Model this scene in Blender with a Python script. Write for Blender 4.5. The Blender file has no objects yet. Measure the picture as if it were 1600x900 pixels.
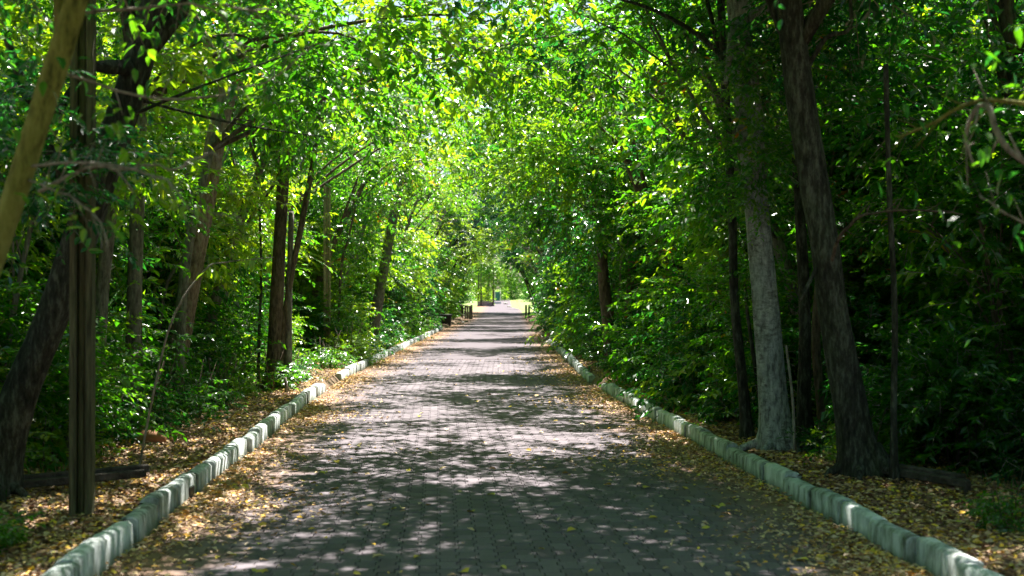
import bpy, math, random
import numpy as np
from mathutils import Vector, Matrix

R = math.radians
random.seed(7)
RNG = np.random.default_rng(11)
scene = bpy.context.scene
COL = scene.collection

# ------------------------------------------------------------------ camera
CAMH = 1.6
cam_d = bpy.data.cameras.new('camera')
cam = bpy.data.objects.new('camera', cam_d)
COL.objects.link(cam)
scene.camera = cam
cam_d.sensor_width = 36.0
cam_d.lens = 45.0
cam_d.clip_start = 0.1
cam_d.clip_end = 3000
cam.location = (0, 0, CAMH)
cam.rotation_euler = (R(90 + 0.487), 0, 0)
cam_d.dof.use_dof = True
cam_d.dof.focus_distance = 19.0
cam_d.dof.aperture_fstop = 2.4

# ------------------------------------------------------------------ light
SUN_EL, SUN_AZ = 64.0, 13.0          # azimuth: degrees to the right of the view direction
w = bpy.data.worlds.new('World')
scene.world = w
w.use_nodes = True
nt = w.node_tree
bg = nt.nodes['Background']
sky = nt.nodes.new('ShaderNodeTexSky')
sky.sky_type = 'NISHITA'
sky.sun_disc = False
sky.sun_elevation = R(SUN_EL)
sky.sun_rotation = R(SUN_AZ)
sky.air_density = 1.0
sky.dust_density = 2.0
nt.links.new(sky.outputs[0], bg.inputs[0])
bg.inputs[1].default_value = 0.05
sun_d = bpy.data.lights.new('sun', 'SUN')
sun_d.energy = 5.0
sun_d.angle = R(0.53)
sun_d.color = (1.0, 0.95, 0.88)
sun = bpy.data.objects.new('sun', sun_d)
COL.objects.link(sun)
sv = Vector((math.sin(R(SUN_AZ)) * math.cos(R(SUN_EL)), math.cos(R(SUN_AZ)) * math.cos(R(SUN_EL)), math.sin(R(SUN_EL))))
sun.rotation_euler = sv.to_track_quat('Z', 'Y').to_euler()

scene.view_settings.view_transform = 'Standard'
scene.view_settings.look = 'None'
scene.view_settings.exposure = 2.1
scene.view_settings.gamma = 1.0
scene.render.engine = 'CYCLES'
cy = scene.cycles
cy.max_bounces = 8
cy.diffuse_bounces = 4
cy.glossy_bounces = 2
cy.transmission_bounces = 6
cy.sample_clamp_indirect = 6.0
cy.use_denoising = True
cy.use_adaptive_sampling = True
cy.caustics_reflective = False
cy.caustics_refractive = False

# ------------------------------------------------------------------ place geometry
HW = 2.40                            # half width of the paving between the kerbs


def cx(y):
    """x of the road's centre line at distance y"""
    y = np.asarray(y, dtype=float)
    a, b = 20.0, 28.0
    s1, s2 = -0.058, -0.0055
    t = np.clip((y - a) / (b - a), 0, 1)
    near = s1 * (np.minimum(y, a) - 7.5)
    mid = (b - a) * (s1 * t + (s2 - s1) * t * t / 2)
    far = s2 * np.maximum(y - b, 0)
    return near + mid + far


def rise(y):
    y = np.asarray(y, dtype=float)
    t = np.clip((y - 100) / 50.0, 0, None)
    return np.where(t < 1, 0.775 * t * t * (1.5 - 0.5 * t), 0.775 + (y - 150) * 0.016).clip(0, 4.5)


def P(px, py, d):
    """a point seen at photo pixel (px, py) at distance d"""
    return ((px - 800) / 2000 * d, d, CAMH + (467 - py) / 2000 * d)


def gz(x, y):
    """height of the ground"""
    x = np.asarray(x, dtype=float)
    y = np.asarray(y, dtype=float)
    t = np.abs(x - cx(y)) - HW
    bank = 0.11 + 0.05 * np.sin(x * 1.7 + y * 0.6) * np.sin(y * 0.9 + 1) + 0.03 * np.clip(t - 1.0, 0, 40)
    k = np.clip((t - 0.02) / 0.12, 0, 1)
    fade = np.clip((118 - y) / 10, 0, 1)
    lawn = 0.02
    return rise(y) - 0.06 + k * ((bank + 0.06) * fade + (lawn + 0.06) * (1 - fade))


# ------------------------------------------------------------------ object helpers
def mesh_np(name, verts, faces, mats, mat_idx=None, rnd=None, smooth=False):
    """verts (N,3); faces: list of int arrays, one (M,k) array per polygon size"""
    me = bpy.data.meshes.new(name)
    verts = np.asarray(verts, dtype=np.float32)
    loops, starts, n = [], [], 0
    for f in faces:
        f = np.asarray(f, dtype=np.int32)
        if len(f) == 0:
            continue
        k = f.shape[1]
        starts.append(n + np.arange(len(f), dtype=np.int32) * k)
        loops.append(f.ravel())
        n += f.size
    loops = np.concatenate(loops)
    starts = np.concatenate(starts)
    me.vertices.add(len(verts))
    me.vertices.foreach_set('co', verts.ravel())
    me.loops.add(len(loops))
    me.loops.foreach_set('vertex_index', loops)
    me.polygons.add(len(starts))
    me.polygons.foreach_set('loop_start', starts)
    if mat_idx is not None:
        me.polygons.foreach_set('material_index', np.asarray(mat_idx, dtype=np.int32))
    me.polygons.foreach_set('use_smooth', np.full(len(starts), bool(smooth)))
    if rnd is not None:
        at = me.attributes.new('rnd', 'FLOAT', 'POINT')
        at.data.foreach_set('value', np.asarray(rnd, dtype=np.float32))
    for m in (mats if isinstance(mats, (list, tuple)) else [mats]):
        me.materials.append(m)
    me.update(calc_edges=True)
    return me


class MB:
    """collects shapes; .mesh() makes one mesh of them"""
    def __init__(s):
        s.v, s.f3, s.f4, s.fn, s.n = [], [], [], [], 0

    def add(s, v, quads=(), tris=(), ngons=()):
        s.v.extend([tuple(p) for p in v])
        s.f4 += [[i + s.n for i in q] for q in quads]
        s.f3 += [[i + s.n for i in q] for q in tris]
        s.fn += [[i + s.n for i in q] for q in ngons]
        s.n += len(v)
        return s

    def box(s, c, d, rz=0.0, bev=0.0, rx=0.0, ry=0.0):
        hx, hy, hz = d[0] / 2, d[1] / 2, d[2] / 2
        M = Matrix.Rotation(rz, 3, 'Z') @ Matrix.Rotation(ry, 3, 'Y') @ Matrix.Rotation(rx, 3, 'X')
        b = min(bev, hx * .8, hy * .8, hz * .8)
        if b <= 0:
            v = [M @ Vector((x, y, z)) + Vector(c) for z in (-hz, hz) for x, y in ((-hx, -hy), (hx, -hy), (hx, hy), (-hx, hy))]
            return s.add(v, [(3, 2, 1, 0), (4, 5, 6, 7), (0, 1, 5, 4), (1, 2, 6, 5), (2, 3, 7, 6), (3, 0, 4, 7)])
        rings = []
        for z, i in ((-hz, b), (-hz + b, 0), (hz - b, 0), (hz, b)):
            q = [(-hx + i + (b if i == 0 else 0), -hy + i)]
            ring = [(-hx + b, -hy + i), (hx - b, -hy + i), (hx - i, -hy + b), (hx - i, hy - b), (hx - b, hy - i), (-hx + b, hy - i), (-hx + i, hy - b), (-hx + i, -hy + b)]
            rings.append([M @ Vector((x, y, z)) + Vector(c) for x, y in ring])
        v = [p for r in rings for p in r]
        qs = []
        for k in range(3):
            for i in range(8):
                j = (i + 1) % 8
                qs.append((k * 8 + i, k * 8 + j, k * 8 + 8 + j, k * 8 + 8 + i))
        return s.add(v, qs, ngons=[tuple(reversed(range(8))), tuple(range(24, 32))])

    def tube(s, pts, rad, sides=8, wob=0.0, rng=None, cap=True):
        pts = [Vector(p) for p in pts]
        n = len(pts)
        if not hasattr(rad, '__len__'):
            rad = [rad] * n
        v = []
        ref = Vector((0.31, 0.9, 0.1))
        for i, p in enumerate(pts):
            d = (pts[min(i + 1, n - 1)] - pts[max(i - 1, 0)]).normalized()
            a = d.cross(ref)
            if a.length < 1e-3:
                a = d.cross(Vector((1, 0, 0)))
            a.normalize()
            b = d.cross(a)
            for k in range(sides):
                th = 2 * math.pi * k / sides
                r = rad[i]
                if wob:
                    r *= 1 + wob * (math.sin(th * 2 + i * 0.35) * .5 + math.sin(th * 3 + 1.3 + i * 0.6) * .4 + (rng.random() - .5) * .5)
                v.append(p + a * (math.cos(th) * r) + b * (math.sin(th) * r))
        qs = []
        for i in range(n - 1):
            for k in range(sides):
                j = (k + 1) % sides
                qs.append((i * sides + k, i * sides + j, (i + 1) * sides + j, (i + 1) * sides + k))
        ng = [tuple(reversed(range(sides))), tuple((n - 1) * sides + k for k in range(sides))] if cap else []
        return s.add(v, qs, ngons=ng)

    def mesh(s, name, mat, smooth=False):
        me = bpy.data.meshes.new(name)
        me.from_pydata([tuple(p) for p in s.v], [], s.f4 + s.f3 + s.fn)
        me.materials.append(mat)
        if smooth:
            me.polygons.foreach_set('use_smooth', [True] * len(me.polygons))
        me.update()
        return me


def obj(name, me, parent=None, loc=None, kind=None):
    o = bpy.data.objects.new(name, me)
    COL.objects.link(o)
    if parent is not None:
        o.parent = parent
    if loc is not None:
        o.location = loc
    if kind:
        o['kind'] = kind
    return o


def thing(name, label, cat, loc=(0, 0, 0), rz=0.0, group=None, me=None):
    o = bpy.data.objects.new(name, me)
    COL.objects.link(o)
    o.location = loc
    o.rotation_euler = (0, 0, rz)
    o['label'] = label
    o['category'] = cat
    if group:
        o['group'] = group
    return o


# ------------------------------------------------------------------ materials
def new_mat(name):
    m = bpy.data.materials.new(name)
    m.use_nodes = True
    t = m.node_tree
    b = t.nodes['Principled BSDF']
    return m, t, b


def ramp(t, stops, interp='LINEAR'):
    r = t.nodes.new('ShaderNodeValToRGB')
    r.color_ramp.interpolation = interp
    e = r.color_ramp.elements
    while len(e) > 1:
        e.remove(e[-1])
    e[0].position = stops[0][0]
    e[0].color = (*stops[0][1], 1)
    for p, c in stops[1:]:
        k = e.new(p)
        k.color = (*c, 1)
    return r


def math_node(t, op, a, b=None):
    n = t.nodes.new('ShaderNodeMath')
    n.operation = op
    for i, x in enumerate((a, b)):
        if x is None:
            continue
        if isinstance(x, (int, float)):
            n.inputs[i].default_value = x
        else:
            t.links.new(x, n.inputs[i])
    return n.outputs[0]


def noise(t, scale, detail=3, vec=None, rough=.6):
    n = t.nodes.new('ShaderNodeTexNoise')
    n.inputs['Scale'].default_value = scale
    n.inputs['Detail'].default_value = detail
    n.inputs['Roughness'].default_value = rough
    if vec is not None:
        t.links.new(vec, n.inputs['Vector'])
    return n.outputs['Fac']


def mapped(t, sc, coord='Object'):
    tc = t.nodes.new('ShaderNodeTexCoord')
    mp = t.nodes.new('ShaderNodeMapping')
    mp.inputs['Scale'].default_value = sc
    t.links.new(tc.outputs[coord], mp.inputs['Vector'])
    return mp.outputs[0]


def mix_rgb(t, fac, a, b, mode='MIX'):
    n = t.nodes.new('ShaderNodeMix')
    n.data_type = 'RGBA'
    n.blend_type = mode
    for i, x in ((0, fac), (6, a), (7, b)):
        if isinstance(x, (int, float)):
            n.inputs[i].default_value = x
        elif isinstance(x, tuple):
            n.inputs[i].default_value = (*x, 1)
        else:
            t.links.new(x, n.inputs[i])
    return n.outputs[2]


def bump(t, b, h, strength, dist=0.01):
    n = t.nodes.new('ShaderNodeBump')
    n.inputs['Strength'].default_value = strength
    n.inputs['Distance'].default_value = dist
    t.links.new(h, n.inputs['Height'])
    t.links.new(n.outputs[0], b.inputs['Normal'])


def leaf_mat(name, stops, trans_stops, tfac=0.47, rough=0.27, by_object=0.18):
    m, t, b = new_mat(name)
    at = t.nodes.new('ShaderNodeAttribute')
    at.attribute_name = 'rnd'
    oi = t.nodes.new('ShaderNodeObjectInfo')
    f = math_node(t, 'ADD', at.outputs['Fac'], math_node(t, 'MULTIPLY', math_node(t, 'SUBTRACT', oi.outputs['Random'], 0.5), by_object))
    f = math_node(t, 'MINIMUM', math_node(t, 'MAXIMUM', f, 0.0), 1.0)
    r1 = ramp(t, stops)
    r2 = ramp(t, trans_stops)
    t.links.new(f, r1.inputs[0])
    t.links.new(f, r2.inputs[0])
    t.links.new(r1.outputs[0], b.inputs['Base Color'])
    b.inputs['Roughness'].default_value = rough
    b.inputs['Specular IOR Level'].default_value = 1.0
    tr = t.nodes.new('ShaderNodeBsdfTranslucent')
    t.links.new(r2.outputs[0], tr.inputs[0])
    mx = t.nodes.new('ShaderNodeMixShader')
    mx.inputs[0].default_value = tfac
    t.links.new(b.outputs[0], mx.inputs[1])
    t.links.new(tr.outputs[0], mx.inputs[2])
    t.links.new(mx.outputs[0], t.nodes['Material Output'].inputs[0])
    return m


LEAF = leaf_mat('leaf_green',
                [(0, (.008, .050, .010)), (.45, (.018, .085, .008)), (.8, (.040, .125, .008)), (.965, (.09, .17, .012)), (.982, (.42, .28, .02)), (1, (.40, .12, .015))],
                [(0, (.035, .24, .006)), (.45, (.12, .46, .006)), (.8, (.32, .68, .008)), (.965, (.50, .76, .012)), (.982, (.85, .60, .02)), (1, (.80, .26, .015))])
LEAF_DARK = leaf_mat('leaf_dark_green',
                     [(0, (.006, .042, .020)), (.5, (.010, .062, .018)), (1, (.022, .095, .014))],
                     [(0, (.012, .13, .025)), (.5, (.035, .27, .02)), (1, (.12, .42, .015))], rough=.24)
LEAF_LIME = leaf_mat('leaf_lime',
                     [(0, (.030, .105, .007)), (.6, (.070, .155, .008)), (1, (.13, .20, .012))],
                     [(0, (.22, .58, .006)), (.6, (.46, .76, .008)), (1, (.70, .82, .015))], rough=.36)
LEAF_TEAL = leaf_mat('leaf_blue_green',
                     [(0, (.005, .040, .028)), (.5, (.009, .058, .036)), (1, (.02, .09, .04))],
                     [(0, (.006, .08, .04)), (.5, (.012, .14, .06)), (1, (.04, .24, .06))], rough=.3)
LEAF_AUTUMN = leaf_mat('leaf_olive_yellow',
                       [(0, (.020, .085, .008)), (.8, (.07, .14, .01)), (.9, (.22, .20, .02)), (1, (.36, .17, .02))],
                       [(0, (.10, .42, .006)), (.8, (.40, .68, .01)), (.9, (.75, .60, .02)), (1, (.85, .40, .02))], rough=.36)


def bark_mat(name, c1, c2, c3, sc=(9, 9, 2.6), dash=0.0, moss=0.25):
    m, t, b = new_mat(name)
    v = mapped(t, sc)
    n1 = noise(t, 3.0, 6, v, .7)
    n4 = noise(t, 1.1, 4, mapped(t, (3, 3, 1.4)), .6)
    n1 = math_node(t, 'ADD', math_node(t, 'MULTIPLY', n1, .72), math_node(t, 'MULTIPLY', n4, .28))
    r = ramp(t, [(.38, tuple(k * .6 for k in c1)), (.5, c2), (.62, c3)])
    t.links.new(n1, r.inputs[0])
    c = r.outputs[0]
    if dash:
        v2 = mapped(t, (9, 9, 20))
        n2 = noise(t, 1.7, 8, v2, .78)
        n5 = noise(t, 1.3, 5, mapped(t, (2.2, 2.2, 1.2)), .7)
        n2 = math_node(t, 'ADD', math_node(t, 'MULTIPLY', n2, .62), math_node(t, 'MULTIPLY', n5, .40))
        rr = ramp(t, [(.50, (0, 0, 0)), (.62, (1, 1, 1))])
        t.links.new(n2, rr.inputs[0])
        f = math_node(t, 'MULTIPLY', rr.outputs[0], dash)
        c = mix_rgb(t, f, c, (.06, .055, .045))
    if moss:
        n3 = noise(t, 2.2, 4, mapped(t, (1, 1, .7)))
        rm = ramp(t, [(.52, (0, 0, 0)), (.72, (1, 1, 1))])
        t.links.new(n3, rm.inputs[0])
        c = mix_rgb(t, math_node(t, 'MULTIPLY', rm.outputs[0], moss), c, (.04, .07, .02))
    t.links.new(c, b.inputs['Base Color'])
    b.inputs['Roughness'].default_value = .85
    b.inputs['Specular IOR Level'].default_value = .25
    n6 = noise(t, 30.0, 4, mapped(t, (1, 1, .35)), .7)
    bump(t, b, math_node(t, 'ADD', n1, math_node(t, 'MULTIPLY', n6, .35)), 1.0, .05)
    return m


BARK_PALE = bark_mat('bark_pale_grey', (.17, .18, .17), (.34, .36, .34), (.55, .56, .53), dash=.9)
BARK_GREY = bark_mat('bark_grey', (.10, .09, .08), (.19, .17, .15), (.30, .28, .25))
BARK_BROWN = bark_mat('bark_brown', (.06, .045, .035), (.13, .095, .07), (.22, .17, .13))
BARK_DARK = bark_mat('bark_dark', (.014, .014, .010), (.036, .036, .026), (.12, .13, .10))
BARK_PINK = bark_mat('bark_pinkish', (.17, .11, .085), (.30, .20, .16), (.40, .33, .29), moss=.1)
BARK_OLIVE = bark_mat('bark_olive', (.13, .13, .025), (.24, .23, .05), (.34, .33, .09))
TWIG = bark_mat('twig_bark', (.16, .13, .10), (.30, .26, .21), (.46, .42, .36), moss=0)
WOOD_POST = bark_mat('weathered_post_wood', (.22, .17, .09), (.33, .27, .15), (.45, .38, .24), sc=(14, 14, .8), moss=.2)  # sunlit copy of the post wood, its light put into the colour
WOOD_POST_SHADED = bark_mat('weathered_post_wood_shaded', (.05, .05, .025), (.10, .095, .05), (.17, .16, .09), sc=(14, 14, .8), moss=.5)  # shaded copy of the post wood: shade put into the colour, plus moss
WOOD_DARK = bark_mat('dark_timber', (.03, .025, .02), (.06, .05, .042), (.11, .09, .08), sc=(3, 3, 3))
WOOD_MAUVE = bark_mat('weathered_mauve_boards', (.20, .15, .18), (.30, .23, .27), (.42, .34, .38), sc=(14, 14, .8), moss=0)


def plain(name, col, rough=.7, sc=8.0, var=.35):
    m, t, b = new_mat(name)
    n = noise(t, sc, 5, mapped(t, (1, 1, 1)))
    r = ramp(t, [(.3, tuple(c * (1 - var) for c in col)), (.7, tuple(min(1, c * (1 + var)) for c in col))])
    t.links.new(n, r.inputs[0])
    t.links.new(r.outputs[0], b.inputs['Base Color'])
    b.inputs['Roughness'].default_value = rough
    bump(t, b, n, .2, .005)
    return m


# paving: warm grey concrete, a little different from block to block, dusted with earth near the kerbs
def paver_mat():
    m, t, b = new_mat('paver_concrete')
    at = t.nodes.new('ShaderNodeAttribute')
    at.attribute_name = 'rnd'
    oi = t.nodes.new('ShaderNodeObjectInfo')
    f = math_node(t, 'FRACT', math_node(t, 'ADD', at.outputs['Fac'], oi.outputs['Random']))
    r = ramp(t, [(0, (.12, .102, .116)), (.5, (.15, .129, .146)), (1, (.185, .16, .178))])
    t.links.new(f, r.inputs[0])
    geo = t.nodes.new('ShaderNodeNewGeometry')
    n = noise(t, 60, 4, geo.outputs['Position'])
    nb = noise(t, 1.1, 4, geo.outputs['Position'])
    c = mix_rgb(t, .5, r.outputs[0], n, 'OVERLAY')
    c = mix_rgb(t, math_node(t, 'MULTIPLY', nb, .35), c, (.10, .09, .088))
    # earth dust near the road's edges
    sx = t.nodes.new('ShaderNodeSeparateXYZ')
    t.links.new(geo.outputs['Position'], sx.inputs[0])
    yy = math_node(t, 'MINIMUM', sx.outputs[1], 24.0)
    cxx = math_node(t, 'MULTIPLY', math_node(t, 'SUBTRACT', yy, 7.5), -0.058)
    d = math_node(t, 'ABSOLUTE', math_node(t, 'SUBTRACT', sx.outputs[0], cxx))
    nd = noise(t, 1.7, 5, geo.outputs['Position'])
    e = math_node(t, 'ADD', d, math_node(t, 'MULTIPLY', math_node(t, 'SUBTRACT', nd, .5), 1.6))
    mr = t.nodes.new('ShaderNodeMapRange')
    mr.inputs['From Min'].default_value = 1.55
    mr.inputs['From Max'].default_value = 2.5
    t.links.new(e, mr.inputs['Value'])
    c = mix_rgb(t, math_node(t, 'MULTIPLY', mr.outputs[0], .8), c, (.26, .155, .085))
    t.links.new(c, b.inputs['Base Color'])
    b.inputs['Roughness'].default_value = .9
    b.inputs['Specular IOR Level'].default_value = .12
    bump(t, b, n, .35, .004)
    return m


PAVER = paver_mat()


def ground_mat():
    m, t, b = new_mat('forest_soil')
    geo = t.nodes.new('ShaderNodeNewGeometry')
    pos = geo.outputs['Position']
    n = noise(t, 22, 6, pos, .75)
    r = ramp(t, [(.3, (.045, .026, .015)), (.45, (.12, .075, .042)), (.58, (.23, .15, .09)), (.7, (.36, .27, .18))])
    t.links.new(n, r.inputs[0])
    # lawn beyond the avenue
    sx = t.nodes.new('ShaderNodeSeparateXYZ')
    t.links.new(pos, sx.inputs[0])
    n2 = noise(t, .5, 4, pos)
    e = math_node(t, 'ADD', sx.outputs[1], math_node(t, 'MULTIPLY', n2, 8.0))
    mr = t.nodes.new('ShaderNodeMapRange')
    mr.inputs['From Min'].default_value = 116
    mr.inputs['From Max'].default_value = 120
    t.links.new(e, mr.inputs['Value'])
    n3 = noise(t, 3, 5, pos)
    r3 = ramp(t, [(.3, (.10, .17, .03)), (.7, (.26, .34, .08))])
    t.links.new(n3, r3.inputs[0])
    c = mix_rgb(t, mr.outputs[0], r.outputs[0], r3.outputs[0])
    t.links.new(c, b.inputs['Base Color'])
    b.inputs['Roughness'].default_value = .95
    bump(t, b, n, .8, .03)
    return m


def kerb_mat():
    m, t, b = new_mat('kerb_concrete')
    geo = t.nodes.new('ShaderNodeNewGeometry')
    pos = geo.outputs['Position']
    oi = t.nodes.new('ShaderNodeObjectInfo')
    v = t.nodes.new('ShaderNodeMapping')
    v.inputs['Scale'].default_value = (1, 1, .35)
    t.links.new(pos, v.inputs['Vector'])
    n = noise(t, 9, 6, v.outputs[0], .7)
    r = ramp(t, [(.30, (.08, .09, .07)), (.41, (.26, .29, .27)), (.52, (.45, .49, .49)), (.66, (.66, .68, .68))])
    t.links.new(math_node(t, 'ADD', n, math_node(t, 'MULTIPLY', math_node(t, 'SUBTRACT', oi.outputs['Random'], .5), .16)), r.inputs[0])
    sx = t.nodes.new('ShaderNodeSeparateXYZ')
    t.links.new(pos, sx.inputs[0])
    n2 = noise(t, 5, 4, pos)
    h = math_node(t, 'SUBTRACT', .13, math_node(t, 'ADD', sx.outputs[2], math_node(t, 'MULTIPLY', n2, .12)))
    f = math_node(t, 'MINIMUM', math_node(t, 'MAXIMUM', math_node(t, 'MULTIPLY', h, 10.0), 0.0), .65)
    c = mix_rgb(t, f, r.outputs[0], (.12, .14, .08))
    t.links.new(c, b.inputs['Base Color'])
    b.inputs['Roughness'].default_value = .85
    n3 = noise(t, 45, 4, pos)
    bump(t, b, n3, .3, .005)
    return m


def litter_mat():
    m, t, b = new_mat('fallen_leaf')
    at = t.nodes.new('ShaderNodeAttribute')
    at.attribute_name = 'rnd'
    r = ramp(t, [(0, (.10, .045, .02)), (.3, (.26, .14, .08)), (.45, (.44, .26, .12)), (.62, (.58, .42, .28)), (.76, (.66, .46, .20)), (.87, (.70, .38, .04)), (.95, (.78, .52, .04)), (1, (.55, .48, .05))])
    t.links.new(at.outputs['Fac'], r.inputs[0])
    t.links.new(r.outputs[0], b.inputs['Base Color'])
    b.inputs['Roughness'].default_value = .6
    return m


def yellow_leaf_mat():
    m, t, b = new_mat('fallen_yellow_leaf')
    oi = t.nodes.new('ShaderNodeObjectInfo')
    r = ramp(t, [(0, (.62, .50, .05)), (.4, (.60, .36, .04)), (.6, (.45, .42, .05)), (.75, (.50, .26, .08)), (1, (.55, .42, .22))])
    t.links.new(oi.outputs['Random'], r.inputs[0])
    t.links.new(r.outputs[0], b.inputs['Base Color'])
    b.inputs['Roughness'].default_value = .55
    return m


SOIL = ground_mat()
KERB = kerb_mat()
LITTER = litter_mat()
YLEAF = yellow_leaf_mat()
BLACK = plain('black_plastic', (.012, .014, .018), .45)
WHITE_PAINT = plain('white_painted_wood', (.72, .72, .70), .5, 6, .12)
GREEN_PAINT = plain('dark_green_paint', (.02, .16, .11), .45, 6, .2)
BEDDING = plain('joint_sand', (.06, .05, .042), .95, 30, .4)
STONE = plain('grey_stone', (.30, .27, .24), .9, 12, .4)
TERRA = plain('terracotta', (.30, .13, .06), .8, 10, .3)

# ------------------------------------------------------------------ ground and road (setting)
ys = np.unique(np.concatenate([np.arange(-30, 60, .5), np.arange(60, 180, 2.0), np.arange(180, 420, 20.0), [700, 1500]]))
ts = np.array([-1500, -300, -120, -60, -40, -30, -22, -16, -12, -9, -7.5, -6.4, -5.6, -5, -4.5, -4.1, -3.8, -3.5, -3.25, -3.0, -2.80, -2.64, -2.55, -2.48, -2.40])
ts = np.concatenate([ts, -ts[::-1]])
YY, TT = np.meshgrid(ys, ts, indexing='ij')
XX = cx(YY) + TT
ZZ = gz(XX, YY)
V = np.stack([XX, YY, ZZ], -1).reshape(-1, 3)
nr, nc = YY.shape
ii, jj = np.meshgrid(np.arange(nr - 1), np.arange(nc - 1), indexing='ij')
a = (ii * nc + jj).ravel()
Q = np.stack([a, a + 1, a + nc + 1, a + nc], 1)
obj('ground', mesh_np('ground', V, [Q], SOIL, smooth=True), kind='structure')

PAVE_END = 34.0
# bed under the separate pavers, and the paved road as one sheet beyond them


def strip(name, y0, y1, half, z, mat, step=1.0, wide=None):
    yv = np.arange(y0, y1 + 1e-6, step)
    vv, qq = [], []
    nx = 8
    for y in yv:
        hw = half if wide is None else wide(y)
        for k in range(nx + 1):
            vv.append((float(cx(y)) + (-hw[0] if wide else -half) + (hw[0] + hw[1] if wide else 2 * half) * k / nx, y, float(rise(y)) + z))
    for i in range(len(yv) - 1):
        for k in range(nx):
            p = i * (nx + 1) + k
            qq.append((p, p + 1, p + nx + 2, p + nx + 1))
    me = mesh_np(name, vv, [qq], mat, rnd=np.full(len(vv), .5), smooth=True)
    return obj(name, me, kind='structure')


road = strip('road', -25, PAVE_END, HW + .02, -0.03, BEDDING)
road.name = 'road'


def wide(y):
    t = min(1, max(0, (y - 112) / 22))
    t2 = min(1, max(0, (y - 134) / 12))
    return (HW + 4.8 * t * t, HW + .4 * t - t2 * 1.2)


strip('road', PAVE_END, 190, HW + .02, 0.0, PAVER, wide=wide)
bpy.data.objects['road.001'].name = 'far_road'

# --- zigzag interlocking pavers
PW, PL, GAP, ZA = 0.122, 0.20, 0.0048, 0.011


def paver_geo(phase, deep=True):
    """outline with the zigzag edge shared by all columns; origin at its near edge centre"""
    def zz(y):
        p = ((y + phase * .1) / .2) % 1.0
        return ZA if p < .5 else -ZA
    g = GAP / 2
    l, rr = [], []
    for y0, y1 in ((g, .1 - .009), (.1 + .007, .2 - g)):
        z = zz((y0 + y1) / 2)
        l += [(-PW / 2 + g + z, y0), (-PW / 2 + g + z, y1)]
        rr += [(PW / 2 - g + z, y0), (PW / 2 - g + z, y1)]
    out = l[::-1] + rr
    out = out[::-1]                                         # clockwise or not, fixed below
    A = sum(out[i][0] * out[(i + 1) % 8][1] - out[(i + 1) % 8][0] * out[i][1] for i in range(8))
    if A < 0:
        out = out[::-1]
    c = 0.003
    top = [(x - c * math.copysign(1, x), min(max(y, g + c), .2 - g - c), 0.0) for x, y in out]
    mid = [(x, y, -c) for x, y in out]
    low = [(x, y, -.028) for x, y in out]
    return top, mid, low


def paver_mesh(phase):
    top, mid, low = paver_geo(phase)
    v = top + mid + low
    q = [(r * 8 + 8 + i, r * 8 + 8 + (i + 1) % 8, r * 8 + (i + 1) % 8, r * 8 + i) for r in (0, 1) for i in range(8)]
    mb = MB().add(v, q, ngons=[tuple(range(8))])
    return mb.mesh('paver', PAVER)


pm = [paver_mesh(0), paver_mesh(1)]
ncol = int(2 * (HW - .01) / PW)
spots = []
y_start = 6.6
nrow = int((PAVE_END - y_start) / PL)
for r in range(nrow):
    for c in range(ncol):
        x = (c - (ncol - 1) / 2) * PW
        y = y_start + r * PL + (c % 2) * .1
        spots.append((x, y, c % 2, r))
spots.sort(key=lambda s: s[3])
vis = [s for s in spots if s[1] > 7.25 and abs(s[0] + float(cx(s[1]))) < .39 * s[1]]
single = set((s[0], s[1]) for s in vis[:296])
sing_n = 0
VV, QQ, NN, RR = [], [], [], []
base = 0
near_tpl = [np.array(sum(paver_geo(p), [])) for p in (0, 1)]
qn = np.array([(r * 8 + 8 + i, r * 8 + 8 + (i + 1) % 8, r * 8 + (i + 1) % 8, r * 8 + i) for r in (0, 1) for i in range(8)])
qf = qn[:8]
for x, y, ph, r in spots:
    X = float(cx(y + .1)) + x
    tilt = random.gauss(0, .0011)
    dz = random.gauss(0, .0012)
    sl = (float(cx(y + .2)) - float(cx(y))) / .2
    if (x, y) in single:
        o = obj('paver', pm[ph], road, (X, y, dz))
        o.rotation_euler = (random.gauss(0, .006), random.gauss(0, .006), -sl)
        sing_n += 1
        continue
    t = near_tpl[ph] if y < 20 else near_tpl[ph][:16]
    v = t.copy()
    v[:, 0] += X + sl * (v[:, 1] - .1)
    v[:, 1] += y
    v[:, 2] += dz + (t[:, 0] * random.gauss(0, .012))
    VV.append(v)
    QQ.append((qn if y < 20 else qf) + base)
    NN.append(np.arange(8)[None] + base)
    RR.append(np.full(len(v), random.random()))
    base += len(v)
me = mesh_np('paver', np.concatenate(VV), [np.concatenate(QQ), np.concatenate(NN)], PAVER, rnd=np.concatenate(RR))
obj('paving', me, road, kind='stuff')

# --- kerbs: stones laid end to end, each a part


def kerb_stone_mesh(i, L, notch=False):
    rng = random.Random(100 + i)
    prof = [(-.075, -.10), (-.068, .10), (-.045, .150), (-.010, .168), (.045, .166), (.072, .145), (.080, -.10)]
    n = 9
    mb = MB()
    v = []
    for k in range(n + 1):
        s = k / n
        e = min(s, 1 - s)
        rnd_in = .006 if k in (0, n) else 0
        wob = rng.gauss(0, .0012)
        for px, pz in prof:
            z = pz - (rnd_in if pz > 0 else 0) + (rng.gauss(0, .0016) if pz > 0 else 0) + wob
            v.append(((px) * (1 - rnd_in * 1.2) + rng.gauss(0, .0015), (s - .5) * L, z))
    m = len(prof)
    q = [(k * m + i, k * m + i + 1, (k + 1) * m + i + 1, (k + 1) * m + i) for k in range(n) for i in range(m - 1)]
    mb.add(v, q, ngons=[tuple(range(m))[::-1], tuple(n * m + i for i in range(m))])
    me = mb.mesh('kerb_stone', KERB)
    me.polygons.foreach_set('use_smooth', [len(p.vertices) == 4 for p in me.polygons])
    return me


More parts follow.
